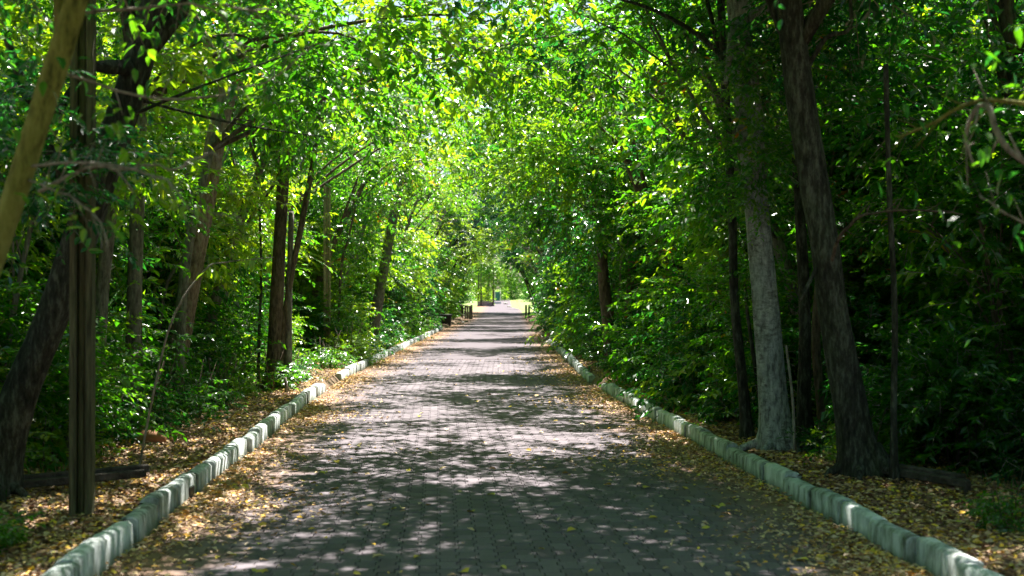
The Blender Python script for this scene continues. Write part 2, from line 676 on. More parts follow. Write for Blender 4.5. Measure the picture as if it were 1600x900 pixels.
ksm = [kerb_stone_mesh(i, .69) for i in range(6)]
for side, y0, gap0, gap1, y1, lab in (
        (-1, 4.9, 22.4, 25.2, 66.0, 'row of whitewashed concrete kerb stones along the left edge of the paved road'),
        (1, 4.9, 22.6, 24.2, 45.5, 'row of bluish grey concrete kerb stones along the right edge of the paved road')):
    kb = obj('kerb', None, loc=(0, 0, 0), kind='structure')
    kb['label'] = lab
    y = y0
    k = 0
    while y < y1:
        if not (gap0 < y + .35 < gap1):
            sl = (float(cx(y + .7)) - float(cx(y))) / .7
            sink = 0.0
            if abs(y + .35 - gap0) < .8 or abs(y + .35 - gap1) < .8:
                sink = .03
            o = obj('kerb_stone', ksm[random.randrange(6)], kb,
                    (float(cx(y + .35)) + side * (HW + .085) + random.gauss(0, .012), y + .35, float(rise(y)) + random.gauss(0, .009) - sink))
            o.rotation_euler = (random.gauss(0, .012), random.gauss(0, .03), -sl + random.gauss(0, .015) + (math.pi if side > 0 else 0))
            k += 1
        y += .70
    # drain hole in one stone: a dark outlet box let into the kerb's face
    yn = 10.4 if side > 0 else 10.25
    xb = float(cx(yn)) + side * (HW + .085)
    mb = MB().box((xb - side * .072, yn, .045), (.03, .16, .11), bev=.006)
    obj('drain_outlet', mb.mesh('drain_outlet', BLACK), kb)

# ------------------------------------------------------------------ leaves
UP = np.array([0, 0, 1.0])


def unit(a):
    return a / np.maximum(np.linalg.norm(a, axis=-1, keepdims=True), 1e-9)


def leaf_geo(pos, d, nrm, ln, wd, rnd, six=False):
    """folded leaves, one per row"""
    d = unit(d)
    side = unit(np.cross(d, nrm))
    n2 = np.cross(side, d)
    N = len(pos)
    L = ln[:, None]
    W = wd[:, None] / 2
    if not six:
        b = pos
        t = pos + d * L - n2 * L * .12
        l = pos + d * L * .42 + side * W + n2 * W * .35
        r = pos + d * L * .42 - side * W + n2 * W * .35
        v = np.stack([b, r, t, l], 1).reshape(-1, 3)
        i = np.arange(N)[:, None] * 4
        f = np.concatenate([i + [0, 1, 2], i + [0, 2, 3]])
        return v, f, np.repeat(rnd, 4)
    b = pos
    m = pos + d * L * .5 - n2 * W * .15
    t = pos + d * L - n2 * L * .16
    l1 = pos + d * L * .26 + side * W * .92 + n2 * W * .3
    l2 = pos + d * L * .66 + side * W * .78 + n2 * W * .15
    r1 = pos + d * L * .26 - side * W * .92 + n2 * W * .3
    r2 = pos + d * L * .66 - side * W * .78 + n2 * W * .15
    v = np.stack([b, r1, r2, t, l2, l1, m], 1).reshape(-1, 3)
    i = np.arange(N)[:, None] * 7
    f = np.concatenate([i + [0, 1, 6], i + [1, 2, 6], i + [2, 3, 6], i + [3, 4, 6], i + [4, 5, 6], i + [5, 0, 6]])
    return v, f, np.repeat(rnd, 7)


def sprays(O, D, L, nl, llen, lwid, rng, droop=.18, hang=.35, six=False, crnd=None, spread=.8):
    """twigs with leaves set along both sides; returns leaf verts/faces/rnd and twig verts/faces"""
    T = len(O)
    D = unit(D)
    s = (np.arange(nl) + .6) / nl
    s = np.tile(s, (T, 1)) + rng.uniform(-.03, .03, (T, nl))
    sg = np.where(np.arange(nl) % 2 == 0, 1.0, -1.0)[None, :, None]
    side = unit(np.cross(D, UP + rng.normal(0, .25, (T, 3))))
    pos = O[:, None] + D[:, None] * (L[:, None] * s)[..., None] - UP * (droop * (L[:, None] * s ** 2))[..., None] * 1.5
    ld = D[:, None] * .55 + side[:, None] * sg * spread - UP * hang + rng.normal(0, .25, (T, nl, 3))
    nm = UP + rng.normal(0, .45, (T, nl, 3)) + D[:, None] * .2
    if crnd is None:
        crnd = rng.random(T)
    rn = np.clip(crnd[:, None] * .55 + rng.random((T, nl)) * .45, 0, 1)
    ln = llen * rng.uniform(.42, 1.35, (T, nl))
    wd = ln * lwid
    v, f, r = leaf_geo(pos.reshape(-1, 3), ld.reshape(-1, 3), nm.reshape(-1, 3), ln.ravel(), wd.ravel(), rn.ravel(), six)
    # twig: three-sided tapered stick in two pieces
    rad = (.0035 + .004 * L)[:, None]
    a = side
    b = np.cross(D, side)
    ring = [a, -a * .5 + b * .87, -a * .5 - b * .87]
    mid = O + D * (L * .5)[:, None] - UP * (droop * L * .375)[:, None]
    end = O + D * L[:, None] - UP * (droop * L * 1.5)[:, None]
    tv = np.stack([O + k * rad for k in ring] + [mid + k * rad * .7 for k in ring] + [end], 1).reshape(-1, 3)
    i = np.arange(T)[:, None] * 7
    tf = []
    for k in range(3):
        j = (k + 1) % 3
        tf += [i + [k, j, 3 + j], i + [k, 3 + j, 3 + k], i + [3 + k, 3 + j, 6]]
    return v, f, r, tv, np.concatenate(tf)


def foliage_mesh(name, parts, mat):
    vs, fs, rs, mi = [], [], [], []
    n = 0
    for v, f, r, tv, tf in parts:
        vs.append(v); fs.append(f + n); rs.append(r); mi.append(np.zeros(len(f), int)); n += len(v)
        vs.append(tv); fs.append(tf + n); rs.append(np.zeros(len(tv))); mi.append(np.ones(len(tf), int)); n += len(tv)
    return mesh_np(name, np.concatenate(vs), [np.concatenate(fs)], [mat, TWIG], np.concatenate(mi), np.concatenate(rs))


def crown_mesh(seed, rx, rz, nclump, ntw, mat, llen=.10, lwid=.45, nl=13, cr=.55, six=False, tl=(.3, .65), hollow=.35):
    """clumps of sprays spread through an uneven ellipsoid, gaps between them"""
    rng = np.random.default_rng(seed)
    c = unit(rng.normal(size=(nclump, 3))) * (rng.uniform(hollow, 1, (nclump, 1)) ** .6)
    lump = 1 + .25 * np.sin(c[:, :1] * 3 + seed) + .18 * np.sin(c[:, 1:2] * 5 + seed * 2)
    C = c * np.array([rx, rx, rz]) * lump
    k = rng.integers(0, nclump, ntw)
    off = rng.normal(size=(ntw, 3)) * cr * np.array([.7, .7, .42]) * rng.uniform(.6, 1.3, (nclump, 1))[k]
    O = C[k] + off
    D = unit(off * 1.3 + C[k] * .35 / rx + rng.normal(0, .35, (ntw, 3))) * np.array([1, 1, .6])
    L = rng.uniform(tl[0], tl[1], ntw)
    cl = rng.random(nclump)[k] * .8 + rng.random(ntw) * .2
    return foliage_mesh('crown', [sprays(O, D, L, nl, llen, lwid, rng, six=six, crnd=cl)], mat)


def bush_mesh(seed, rx, h, ntw, mat, llen=.09, lwid=.42, nl=12, six=False, low=.03, tl=(.25, .55), droop=.22, hang=.35, spread=.8):
    """leafy from the ground up"""
    rng = np.random.default_rng(seed)
    ncl = 26
    a = rng.uniform(0, 6.283, ncl)
    zz = rng.uniform(low, 1, ncl) ** .85
    rr = rx * np.sqrt(rng.uniform(.15, 1, ncl)) * (1 - .45 * zz ** 2)
    C = np.stack([np.cos(a) * rr, np.sin(a) * rr, zz * h], 1)
    k = rng.integers(0, ncl, ntw)
    off = rng.normal(size=(ntw, 3)) * np.array([.28, .28, .24]) * min(1.3, rx)
    O = C[k] + off
    O[:, 2] = np.maximum(np.abs(O[:, 2]), .02)
    D = unit(off * 1.5 + np.stack([np.cos(a[k]), np.sin(a[k]), np.full(ntw, .35)], 1) * .6 + rng.normal(0, .35, (ntw, 3)))
    L = rng.uniform(tl[0], tl[1], ntw)
    cl = rng.random(ncl)[k] * .8 + rng.random(ntw) * .2
    return foliage_mesh('foliage', [sprays(O, D, L, nl, llen, lwid, rng, droop=droop, hang=hang, six=six, crnd=cl, spread=spread)], mat)


def blade_mesh(seed, rx, h, nb, mat):
    """long arching blades from the ground, like young palm or bamboo"""
    rng = np.random.default_rng(seed)
    a = rng.uniform(0, 6.283, nb)
    r0 = rx * .55 * np.sqrt(rng.random(nb))
    b = np.stack([np.cos(a) * r0, np.sin(a) * r0, np.zeros(nb)], 1)
    b2 = b + np.stack([np.cos(a), np.sin(a), np.zeros(nb)], 1) * .0
    hh = h * rng.uniform(.3, 1, nb)
    O = b + np.stack([np.cos(a) * .1, np.sin(a) * .1, hh], 1)
    D = np.stack([np.cos(a), np.sin(a), rng.uniform(-.3, .7, nb)], 1)
    s = sprays(O, D, rng.uniform(.3, .6, nb), 9, .22, .12, rng, droop=.35, hang=.5, six=False)
    return foliage_mesh('foliage', [s], mat)


def stems_mesh(seed, n, h, spread, r, mat, lean=.25):
    rng = random.Random(seed)
    mb = MB()
    for i in range(n):
        a = rng.uniform(0, 6.28)
        x, y = rng.uniform(0, spread) * math.cos(a), rng.uniform(0, spread) * math.sin(a)
        hh = h * rng.uniform(.6, 1)
        dx, dy = math.cos(a) * lean * hh, math.sin(a) * lean * hh
        mb.tube([(x, y, -.1), (x + dx * .3, y + dy * .3 + rng.gauss(0, .03), hh * .5), (x + dx, y + dy, hh)], [r, r * .75, r * .35], 5)
    return mb.mesh('stem', mat, True)


def trunk_mesh(seed, H, lean, r0, mat, rx=2.2, rz=1.4, nlimb=7, sides=8):
    """tapered trunk that leans along +x and forks into limbs; crown centre at (lean, 0, H)"""
    rng = random.Random(seed)
    mb = MB()
    n = 9
    pts, rad = [], []
    bx, by = rng.gauss(0, .12), rng.gauss(0, .12)
    for k in range(n + 1):
        s = k / n
        w_ = math.sin(s * 3.1) * bx + math.sin(s * 6.5) * bx * .4
        pts.append((lean * s ** 1.5 + w_, math.sin(s * 4) * by, -.15 + (H + .15) * s))
        rad.append(r0 * ((1.35 - .35 * min(1, s * 8)) if s < .125 else 1) * (1 - .6 * s))
    mb.tube(pts, rad, sides, .12, rng)
    for i in range(nlimb):
        s = rng.uniform(.5, .97)
        k = int(s * n)
        p0 = Vector(pts[k])
        a = rng.uniform(0, 6.28)
        e = Vector((lean + math.cos(a) * rx * rng.uniform(.5, .95), math.sin(a) * rx * rng.uniform(.5, .95), H + rng.uniform(-.6, .8) * rz))
        m_ = p0.lerp(e, .5) + Vector((rng.gauss(0, .15), rng.gauss(0, .15), .25))
        r = rad[k] * rng.uniform(.35, .55)
        mb.tube([p0, p0.lerp(m_, .5) + Vector((0, 0, .06)), m_, m_.lerp(e, .6), e], [r, r * .8, r * .6, r * .4, r * .15], 5)
        for q in range(2):
            e2 = m_.lerp(e, .5) + Vector((rng.gauss(0, .7), rng.gauss(0, .7), rng.gauss(.1, .35)))
            mb.tube([m_, m_.lerp(e2, .5) + Vector((0, 0, .08)), e2], [r * .4, r * .3, r * .1], 4)
    return mb.mesh('trunk', mat, True)


CR = [crown_mesh(21 + i, 2.3, 1.35, 22, 390, m_, llen=.14, lwid=.46) for i, m_ in enumerate([LEAF, LEAF, LEAF, LEAF_LIME, LEAF_DARK, LEAF_AUTUMN])]
# open crowns over the road: separate clumps with sky between them
CO = [crown_mesh(31 + i, 2.4, 1.1, 13, 250, m_, llen=.13, lwid=.48, cr=.42) for i, m_ in enumerate([LEAF, LEAF_LIME, LEAF, LEAF_AUTUMN, LEAF_DARK, LEAF_DARK])]
# nearer crowns: six-sided leaves, finer sprays
CN = [crown_mesh(41 + i, 1.7, .95, 26, 520, m_, llen=.10, lwid=.46, six=True, cr=.42, nl=12) for i, m_ in enumerate([LEAF, LEAF_DARK, LEAF])]
TR = []
TSPEC = [(4.9, 1.6, .10), (5.5, 2.2, .11), (6.4, 1.2, .13), (7.2, .8, .16), (5.6, .4, .10)]
for i, (H, ln_, r0) in enumerate(TSPEC):
    TR.append([trunk_mesh(60 + i * 7 + j, H, ln_, r0, m_) for j, m_ in enumerate([BARK_GREY, BARK_BROWN, BARK_DARK])])

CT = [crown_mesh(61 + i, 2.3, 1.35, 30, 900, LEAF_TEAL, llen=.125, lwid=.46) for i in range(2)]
CY = [crown_mesh(210 + i, 1.15, 1.0, 18, 260, m_, llen=.125, lwid=.45, six=True, cr=.36, nl=12) for i, m_ in enumerate([LEAF, LEAF_LIME, LEAF_DARK, LEAF])]
BU = [bush_mesh(80 + i, 1.0, 1.5, 400, m_, llen=.125, lwid=.46) for i, m_ in enumerate([LEAF, LEAF_LIME, LEAF_DARK])]
BT = [bush_mesh(90 + i, 1.15, 3.4, 800, m_, llen=.14, lwid=.46) for i, m_ in enumerate([LEAF, LEAF_DARK, LEAF, LEAF_LIME])]
BL = [bush_mesh(100 + i, .5, .55, 130, m_, llen=.10, six=True, nl=9, tl=(.15, .35)) for i, m_ in enumerate([LEAF, LEAF_LIME, LEAF_DARK])]
BB = [blade_mesh(110 + i, .8, 1.3, 420, m_) for i, m_ in enumerate([LEAF_DARK, LEAF])]
ST_B = [stems_mesh(120 + i, 7, 1.2, .35, .012, BARK_BROWN) for i in range(2)]
ST_T = [stems_mesh(125 + i, 8, 3.1, .4, .022, BARK_BROWN, .2) for i in range(2)]


def tree(x, y, trunk, crowns, face, sc=1.0, label='', group=None, name='broadleaf_tree', H=None, lean=None):
    z = float(gz(x, y))
    t = thing(name, label, 'tree', (x, y, z), face, group)
    t.scale = (sc, sc, sc)
    obj('trunk', trunk, t)
    for me_, off, s, rz in crowns:
        o = obj('crown', me_, t, (lean + off[0], off[1], H + off[2]))
        o.scale = (s, s, s)
        o.rotation_euler = (0, 0, rz)
    return t


def bush(x, y, fol, stem, sc=1.0, label='', group=None, name='shrub', sz=None, cat='shrub'):
    t = thing(name, label, cat, (x, y, float(gz(x, y))), random.uniform(0, 6.28), group)
    t.scale = (sc, sc, sc * (sz or random.uniform(.85, 1.15)))
    obj('foliage', fol, t)
    obj('stem', stem, t)
    return t


# ------------------------------------------------------------------ hero trees
def smooth_path(pts, k=4):
    """Catmull-Rom through the points"""
    pts = [Vector(p) for p in pts]
    out = []
    n = len(pts)
    for i in range(n - 1):
        p0, p1, p2, p3 = pts[max(i - 1, 0)], pts[i], pts[i + 1], pts[min(i + 2, n - 1)]
        for j in range(k):
            t = j / k
            out.append(.5 * ((2 * p1) + (-p0 + p2) * t + (2 * p0 - 5 * p1 + 4 * p2 - p3) * t * t + (-p0 + 3 * p1 - 3 * p2 + p3) * t ** 3))
    out.append(pts[-1])
    return out


def hero(px_pts, d, r0, r1, mat, label, name='broadleaf_tree', crowns=(), extra=(), sides=14, flare=1.75, group=None):
    """px_pts: the trunk's course as seen at distance d, base first"""
    W = [Vector(P(px, py, d)) for px, py in px_pts]
    base_ = W[0].copy()
    base_.z = float(gz(base_.x, base_.y))
    t = thing(name, label, 'tree', base_, 0, group)
    loc = [p - base_ for p in W]
    loc[0].z = -.15
    path = smooth_path(loc, 5)
    n = len(path)
    rng = random.Random(int(abs(px_pts[0][0])) + 5)
    rad = []
    for i in range(n):
        s = i / (n - 1)
        h = path[i].z
        fl = 1 + (flare - 1) * math.exp(-max(h, 0) / .17)
        rad.append((r0 + (r1 - r0) * s) * fl)
    mb = MB().tube(path, rad, sides, .10, rng)
    if r0 > .09:
        a0 = rng.uniform(0, 6.28)
        for q in range(6):
            a_ = a0 + q * 1.05 + rng.gauss(0, .2)
            R_ = r0 * rng.uniform(2.3, 3.6)
            c_, s_ = math.cos(a_), math.sin(a_)
            mb.tube([(c_ * r0 * .6, s_ * r0 * .6, r0 * 1.9), (c_ * r0 * 1.25, s_ * r0 * 1.25, r0 * .7), (c_ * R_ * .75, s_ * R_ * .75, .03), (c_ * R_, s_ * R_, -.06)],
                    [r0 * .28, r0 * .34, r0 * .24, r0 * .1], 7, .1, rng)
    obj('trunk', mb.mesh('trunk', mat, True), t)
    for pts, q0, q1, m2, nm in extra:
        pp = smooth_path([Vector(P(*p[:2], p[2] if len(p) > 2 else d)) - base_ for p in pts], 5)
        m_ = len(pp)
        if nm == 'branch':
            kq = 0.0
            for i in range(1, m_):
                if i % 3 == 0:
                    kq = rng.gauss(0, .013)
                pp[i] = pp[i] + Vector((0, rng.gauss(0, .004), kq))
        mb = MB().tube(pp, [q0 + (q1 - q0) * i / (m_ - 1) for i in range(m_)], 7, .22 if nm == 'branch' else .1, rng)
        if nm == 'branch':
            for i in range(3, m_ - 1, 2):
                dr = (pp[i + 1] - pp[i]).normalized()
                e = pp[i] + dr * rng.uniform(.05, .14) + Vector((0, rng.gauss(0, .05), rng.choice([-1, 1]) * rng.uniform(.05, .15)))
                q_ = q0 + (q1 - q0) * i / (m_ - 1)
                mb.tube([pp[i], pp[i].lerp(e, .5) + Vector((0, 0, rng.gauss(0, .01))), e], [q_ * .55, q_ * .4, q_ * .2], 5)
        obj(nm, mb.mesh(nm, m2 or mat, True), t)
    top = loc[-1]
    for me_, off, s in crowns:
        o = obj('crown', me_, t, (top.x + off[0], top.y + off[1], top.z + off[2]))
        o.scale = (s, s, s)
        o.rotation_euler = (0, 0, rng.uniform(0, 6.28))
        # a limb that carries this crown
        e = Vector((top.x + off[0], top.y + off[1], top.z + off[2]))
        k = max(2, int(n * .72))
        p0 = path[k]
        md = p0.lerp(e, .5) + Vector((0, 0, .25))
        obj('limb', MB().tube([p0, p0.lerp(md, .6), md, e], [r1 * .7, r1 * .6, r1 * .45, r1 * .2], 6).mesh('limb', mat, True), t)
    return t


# left side
tA = hero([(-225, 1038), (-95, 640), (0, 370), (62, 180), (118, 0), (175, -230)], 5.6, .062, .045, BARK_OLIVE,
          'leaning olive-brown trunk nearest the viewer in the top left corner',
          crowns=[(CN[0], (.2, .6, .9), 1.0), (CN[1], (-.5, .6, .1), .7)],
          extra=[([(60, 300), (120, 270, 5.5), (195, 264, 5.4), (262, 262, 5.3), (315, 250, 5.2), (343, 246, 5.2)], .008, .004, TWIG, 'branch'),
                 ([(45, 260), (130, 255, 5.3), (250, 275, 5.2), (275, 290, 5.1), (300, 328, 5.0), (350, 332, 5.0), (378, 350, 5.0)], .006, .002, TWIG, 'branch'),
                 ([(40, 280), (95, 300, 5.4), (150, 345, 5.3), (170, 380, 5.3)], .006, .002, TWIG, 'branch'),
                 ([(110, 20), (230, 10, 5.7), (330, 5, 5.8), (365, 60, 5.8), (402, 108, 5.8)], .008, .003, TWIG, 'branch'),
                 ([(330, 5, 5.8), (400, 12, 5.9), (470, 30, 6.0)], .006, .003, TWIG, 'branch'),
                 ([(85, 110), (250, 150, 6.2), (400, 135, 6.5), (450, 112, 6.6), (495, 62, 6.6)], .008, .003, TWIG, 'branch')])
tB = hero([(-18, 800), (20, 650), (72, 520), (115, 400), (160, 270), (212, 105), (250, -40), (285, -250)], 9.6, .14, .10, BARK_DARK,
          'thick dark trunk leaning right behind the grooved wooden post at the left',
          crowns=[(CY[2], (-.75, -.9, -2.35), .62), (CR[4], (-.9, .5, .5), .8), (CT[0], (1.7, 1.6, 1.3), 1.0)],  # last crown: dense, out of view, added to shade the near paving
          extra=[([(130, 350), (60, 200, 9.3), (10, 60, 9.0)], .05, .03, None, 'limb'),
                 ([(180, 190), (300, 140, 9.3), (420, 95, 9.0), (520, 60, 9.0)], .015, .003, None, 'limb'),
                 ([(195, 150), (330, 185, 9.8), (440, 205, 10), (520, 215, 10)], .013, .003, None, 'limb')])
tD = hero([(203, 690), (208, 560), (212, 400), (216, 230), (224, 60), (235, -150)], 14.3, .095, .07, BARK_GREY,
          'slim upright grey trunk just right of the grooved wooden post at the left',
          crowns=[(CR[0], (.3, .2, .2), .8)],
          extra=[([(221, 640), (219, 520), (218, 400), (222, 250)], .025, .02, BARK_DARK, 'vine')])
tE = hero([(256, 642), (275, 560), (300, 430), (322, 300), (342, 195), (352, 160), (395, 60), (450, -90)], 18.5, .17, .11, BARK_PINK,
          'leaning pinkish-grey trunk rising from the left bank undergrowth',
          crowns=[(CR[2], (.5, 0, .3), .85)],
          extra=[([(352, 168), (340, 100), (300, 20), (280, -60)], .09, .05, None, 'limb'),
                 ([(248, 520), (262, 440), (292, 400)], .03, .02, BARK_GREY, 'limb')])
tF = hero([(425, 610), (430, 520), (437, 380), (443, 220), (436, 60), (425, -80)], 21.5, .125, .09, BARK_BROWN,
          'brown-grey clustered trunk beside the break in the left kerb',
          crowns=[(CR[1], (.8, -.3, 0), .95), (CY[3], (.3, -1.0, -2.6), 1.1), (CY[1], (-.9, -.6, -2.0), 1.0)],
          extra=[([(437, 612), (443, 520), (455, 430), (472, 345), (492, 230), (505, 100)], .065, .04, BARK_BROWN, 'stem'),
                 ([(403, 612), (405, 520), (408, 420), (404, 300)], .03, .02, BARK_DARK, 'stem'),
                 ([(446, 612), (450, 560), (452, 450), (455, 330)], .075, .045, BARK_GREY, 'stem'),
                 ([(470, 608), (455, 575), (445, 540)], .022, .03, BARK_DARK, 'root')])
tH = hero([(578, 546), (588, 485), (600, 420), (612, 350), (632, 260), (650, 180)], 41, .19, .13, BARK_GREY,
          'pale leaning trunk standing past the second wooden post on the left bank',
          crowns=[(CR[3], (.6, 0, .3), 1.0)])
tH2 = hero([(527, 470), (533, 420), (545, 370), (560, 300)], 33, .04, .03, BARK_BROWN,
           'thin slanting stem right behind the far wooden post', sides=6, crowns=[(CN[2], (0, 0, .4), 1.0)])

# right side
tR1 = hero([(1216, 724), (1206, 610), (1192, 420), (1176, 260), (1162, 100), (1152, -60), (1145, -260)], 12.4, .138, .10, BARK_PALE,
           'pale grey mottled trunk lit from the left at the right kerb',
           crowns=[(CN[1], (-.3, .5, .4), 1.2), (CR[0], (.5, 1.5, 1.5), .9), (CY[3], (.25, -.35, -3.2), .45), (CY[0], (-.15, -.5, -2.5), .5), (CY[2], (.7, -.4, -2.0), .6)],
           extra=[([(1246, 745, 12.2), (1241, 690, 12.15), (1238, 620, 12.15), (1228, 540, 12.2)], .016, .012, TWIG, 'root'),
                  ([(1183, 340), (1195, 180, 12.6), (1200, 40, 12.8)], .05, .035, BARK_OLIVE, 'limb'),
                  ([(1165, 130), (1100, 60, 12.6), (1010, 10, 13), (930, -10, 13.2)], .035, .01, BARK_DARK, 'limb'),
                  ([(1158, 90), (1142, -20, 12.4), (1130, -100, 12.3)], .03, .02, None, 'limb')])
tR2 = hero([(1352, 773), (1330, 650), (1308, 520), (1286, 370), (1262, 220), (1242, 80), (1226, -60), (1205, -260)], 10.5, .138, .10, BARK_DARK,
           'big dark trunk leaning left, nearest of the right bank trunks',
           crowns=[(CR[4], (-.1, .5, .5), 1.0), (CT[1], (-.9, .9, 1.1), 1.0), (CN[1], (1.2, -.4, -.6), 1.1)],  # middle crown: added unseen above the frame to darken the foreground road
           extra=[([(1285, 400), (1250, 470, 10.3)], .02, .012, None, 'limb'),
                  ([(1250, 130), (1290, 60, 10.4), (1330, 40, 10.3), (1322, -60, 10.2)], .022, .014, None, 'limb'),
                  ([(1296, 430), (1310, 370, 10.2), (1345, 340, 10), (1400, 328, 9.8), (1462, 331, 9.7), (1500, 336, 9.6)], .016, .005, BARK_BROWN, 'branch')])
tR3 = hero([(1170, 698), (1160, 600), (1148, 470), (1144, 330), (1136, 180), (1128, 20), (1120, -120)], 13.7, .055, .04, BARK_DARK,
           'slim dark trunk just left of the pale mottled trunk',
           sides=8, crowns=[(CN[0], (-.4, .4, .3), 1.1)])
tR3b = hero([(1198, 693), (1184, 600), (1172, 520), (1162, 440)], 14.2, .028, .018, BARK_DARK,
            'thin dark sapling stem hidden between the slim dark trunk and the pale mottled trunk',
            name='sapling', sides=6, crowns=[(BL[0], (0, 0, -.2), .8)])
tR4 = hero([(960, 580), (950, 500), (942, 420), (938, 320), (925, 200)], 28, .15, .1, BARK_BROWN,
           'brown multi-stemmed tree with a tangle of hanging roots on the right bank',
           crowns=[(CR[5], (-.2, 0, .3), .9), (CY[0], (.3, -1.2, -1.4), 1.2), (CY[3], (1.3, -1.0, -1.9), 1.2), (CY[1], (-.6, -1.0, -.5), 1.1)],
           extra=[([(978, 578), (982, 500), (990, 400), (1005, 300)], .12, .08, None, 'stem'),
                  ([(990, 574), (996, 520), (1002, 460)], .06, .04, BARK_DARK, 'stem'),
                  ([(968, 580), (966, 500), (970, 420), (976, 350)], .03, .02, TWIG, 'hanging_root'),
                  ([(1020, 590, 26), (1000, 555, 26), (975, 540, 27), (950, 480, 27)], .018, .01, TWIG, 'hanging_root'),
                  ([(965, 610, 25), (985, 570, 26), (1005, 545, 27), (985, 520, 28)], .018, .01, TWIG, 'hanging_root'),
                  ([(930, 500, 27), (960, 530, 27), (1000, 545, 27), (1040, 548, 26)], .016, .008, TWIG, 'hanging_root'),
                  ([(1050, 570, 26), (1030, 545, 27), (1010, 500, 28), (985, 480, 28)], .014, .01, TWIG, 'hanging_root')])
tR5 = hero([(919, 543), (917, 490), (915, 430), (912, 350), (905, 250)], 42, .17, .12, BARK_GREY,
           'pale straight trunk above the grassy patch at the right kerb',
           crowns=[(CR[3], (-.6, 0, .3), .9)])
tR6 = hero([(1264, 738), (1256, 640), (1258, 500), (1250, 330), (1240, 150)], 12.9, .075, .05, BARK_DARK,
           'dark trunk right behind the pale mottled trunk', sides=9)
tR7 = hero([(1293, 735), (1284, 640), (1275, 520), (1290, 330)], 13.0, .055, .04, BARK_BROWN,
           'narrow brown trunk seen between the dark trunk and the big leaning trunk', sides=8)
tR8 = hero([(1398, 790), (1396, 650), (1398, 480), (1390, 300), (1385, 100)], 10.2, .028, .022, BARK_DARK,
           'thin upright dark stem right of the big leaning trunk', name='sapling', sides=7)
tR9 = hero([(1960, 1100), (1900, 700), (1830, 380), (1760, 150), (1640, -160)], 5.4, .07, .05, BARK_DARK,
           'near tree past the right edge whose dim branches reach into the top right corner',
           crowns=[(CN[1], (-.3, .6, .9), .9)],
           extra=[([(1830, 380), (1600, 250, 5.4), (1540, 170, 5.5), (1510, 220, 5.6), (1525, 260, 5.6)], .016, .006, TWIG, 'branch'),
                  ([(1760, 200), (1560, 150, 5.5), (1450, 190, 5.7), (1400, 210, 5.8)], .012, .004, BARK_OLIVE, 'branch'),
                  ([(1850, 420), (1600, 345, 5.5), (1530, 300, 5.6)], .008, .003, TWIG, 'branch')])

# boughs that hang low over the road in the upper middle of the view
LBO = [crown_mesh(51 + i, 1.5, .75, 12, 110, m_, llen=.13, lwid=.5, six=True, cr=.38, nl=11) for i, m_ in enumerate([LEAF, LEAF_LIME, LEAF_AUTUMN, LEAF])]
for i, (bx0, y0, cs, lab) in enumerate([
        (-4.3, 13.2, [(0, -1.6, 14.0, 4.4), (1, -.3, 15.2, 4.9), (3, -2.6, 13.2, 4.2)], 'tree whose low bough hangs over the left half of the road'),
        (-4.5, 17.2, [(1, -1.0, 18.2, 5.0), (0, -2.4, 16.6, 4.4), (3, 1.4, 19.4, 5.6)], 'tree whose yellowing bough hangs over the middle of the road'),
        (4.0, 15.4, [(3, 1.9, 14.6, 4.6), (2, 2.6, 17.6, 4.7)], 'tree whose green bough hangs over the right half of the road'),
        (3.6, 22.5, [(0, .4, 23.0, 5.6), (1, -1.0, 24.5, 5.9), (3, 1.6, 22.0, 5.2), (2, 1.0, 26, 6.0)], 'tree with a bough of large leaves over the bend of the road'),
        (-5.7, 29.0, [(1, -2.4, 27.0, 5.2), (0, -1.0, 28.5, 6.0), (3, .6, 29.5, 6.6)], 'tree leaning over the road just past the break in the left kerb')]):
    z0 = float(gz(bx0, y0))
    t = thing('broadleaf_tree', lab, 'tree', (bx0, y0, z0), 0)
    hub = Vector((bx0 * .9, y0, 3.6))
    o0 = Vector((bx0, y0, z0))
    obj('trunk', MB().tube(smooth_path([Vector((0, 0, -.15)), Vector((.08, .05, 1.8)), hub - o0, hub - o0 + Vector((-bx0 * .15, .3, 2.6))], 5),
                           [.085 - .0035 * k for k in range(16)], 9, .08, random.Random(i)).mesh('trunk', BARK_GREY, True), t)
    for k, x, y, z in cs:
        c_ = Vector((x, y, z)) - o0
        o = obj('crown', LBO[k], t, c_)
        o.rotation_euler = (0, 0, i * 1.7 + x)
        h_ = hub - o0
        obj('limb', MB().tube(smooth_path([h_, h_.lerp(c_, .4) + Vector((0, 0, .35)), h_.lerp(c_, .8) + Vector((0, 0, .25)), c_], 4), [.035 - .0024 * k2 for k2 in range(13)], 6).mesh('limb', BARK_BROWN, True), t)

# individual near leaves as parts of the nearest branches
LM = []
for mname, mt in (('leaf', LEAF_LIME), ('leaf', LEAF), ('leaf', LEAF_DARK)):
    v, f, r = leaf_geo(np.zeros((1, 3)), np.array([[1.0, 0, 0]]), np.array([[0, 0, 1.0]]), np.array([1.0]), np.array([.46]), np.array([.55]), True)
    LM.append(mesh_np('leaf', v, [f], mt, rnd=r))


def near_leaves(tr, pts, n, size, meshes, rng, spread=.05, hangdown=.5):
    """leaves hung along a line of pixel points (px, py, d)"""
    pp = smooth_path([Vector(P(*p)) for p in pts], 6)
    for i in range(n):
        s = (i + rng.random() * .6) / n * (len(pp) - 1)
        k = min(int(s), len(pp) - 2)
        p = pp[k].lerp(pp[k + 1], s - k) - tr.location + Vector((rng.gauss(0, spread), rng.gauss(0, spread), rng.gauss(0, spread)))
        o = obj('leaf', meshes[rng.randrange(len(meshes))], tr, p)
        q = size * rng.uniform(.7, 1.25)
        o.scale = (q, q, q)
        dd = Vector((rng.gauss(0, .6), rng.gauss(0, .6), -hangdown + rng.gauss(0, .4)))
        o.rotation_euler = dd.to_track_quat('X', 'Z').to_euler()


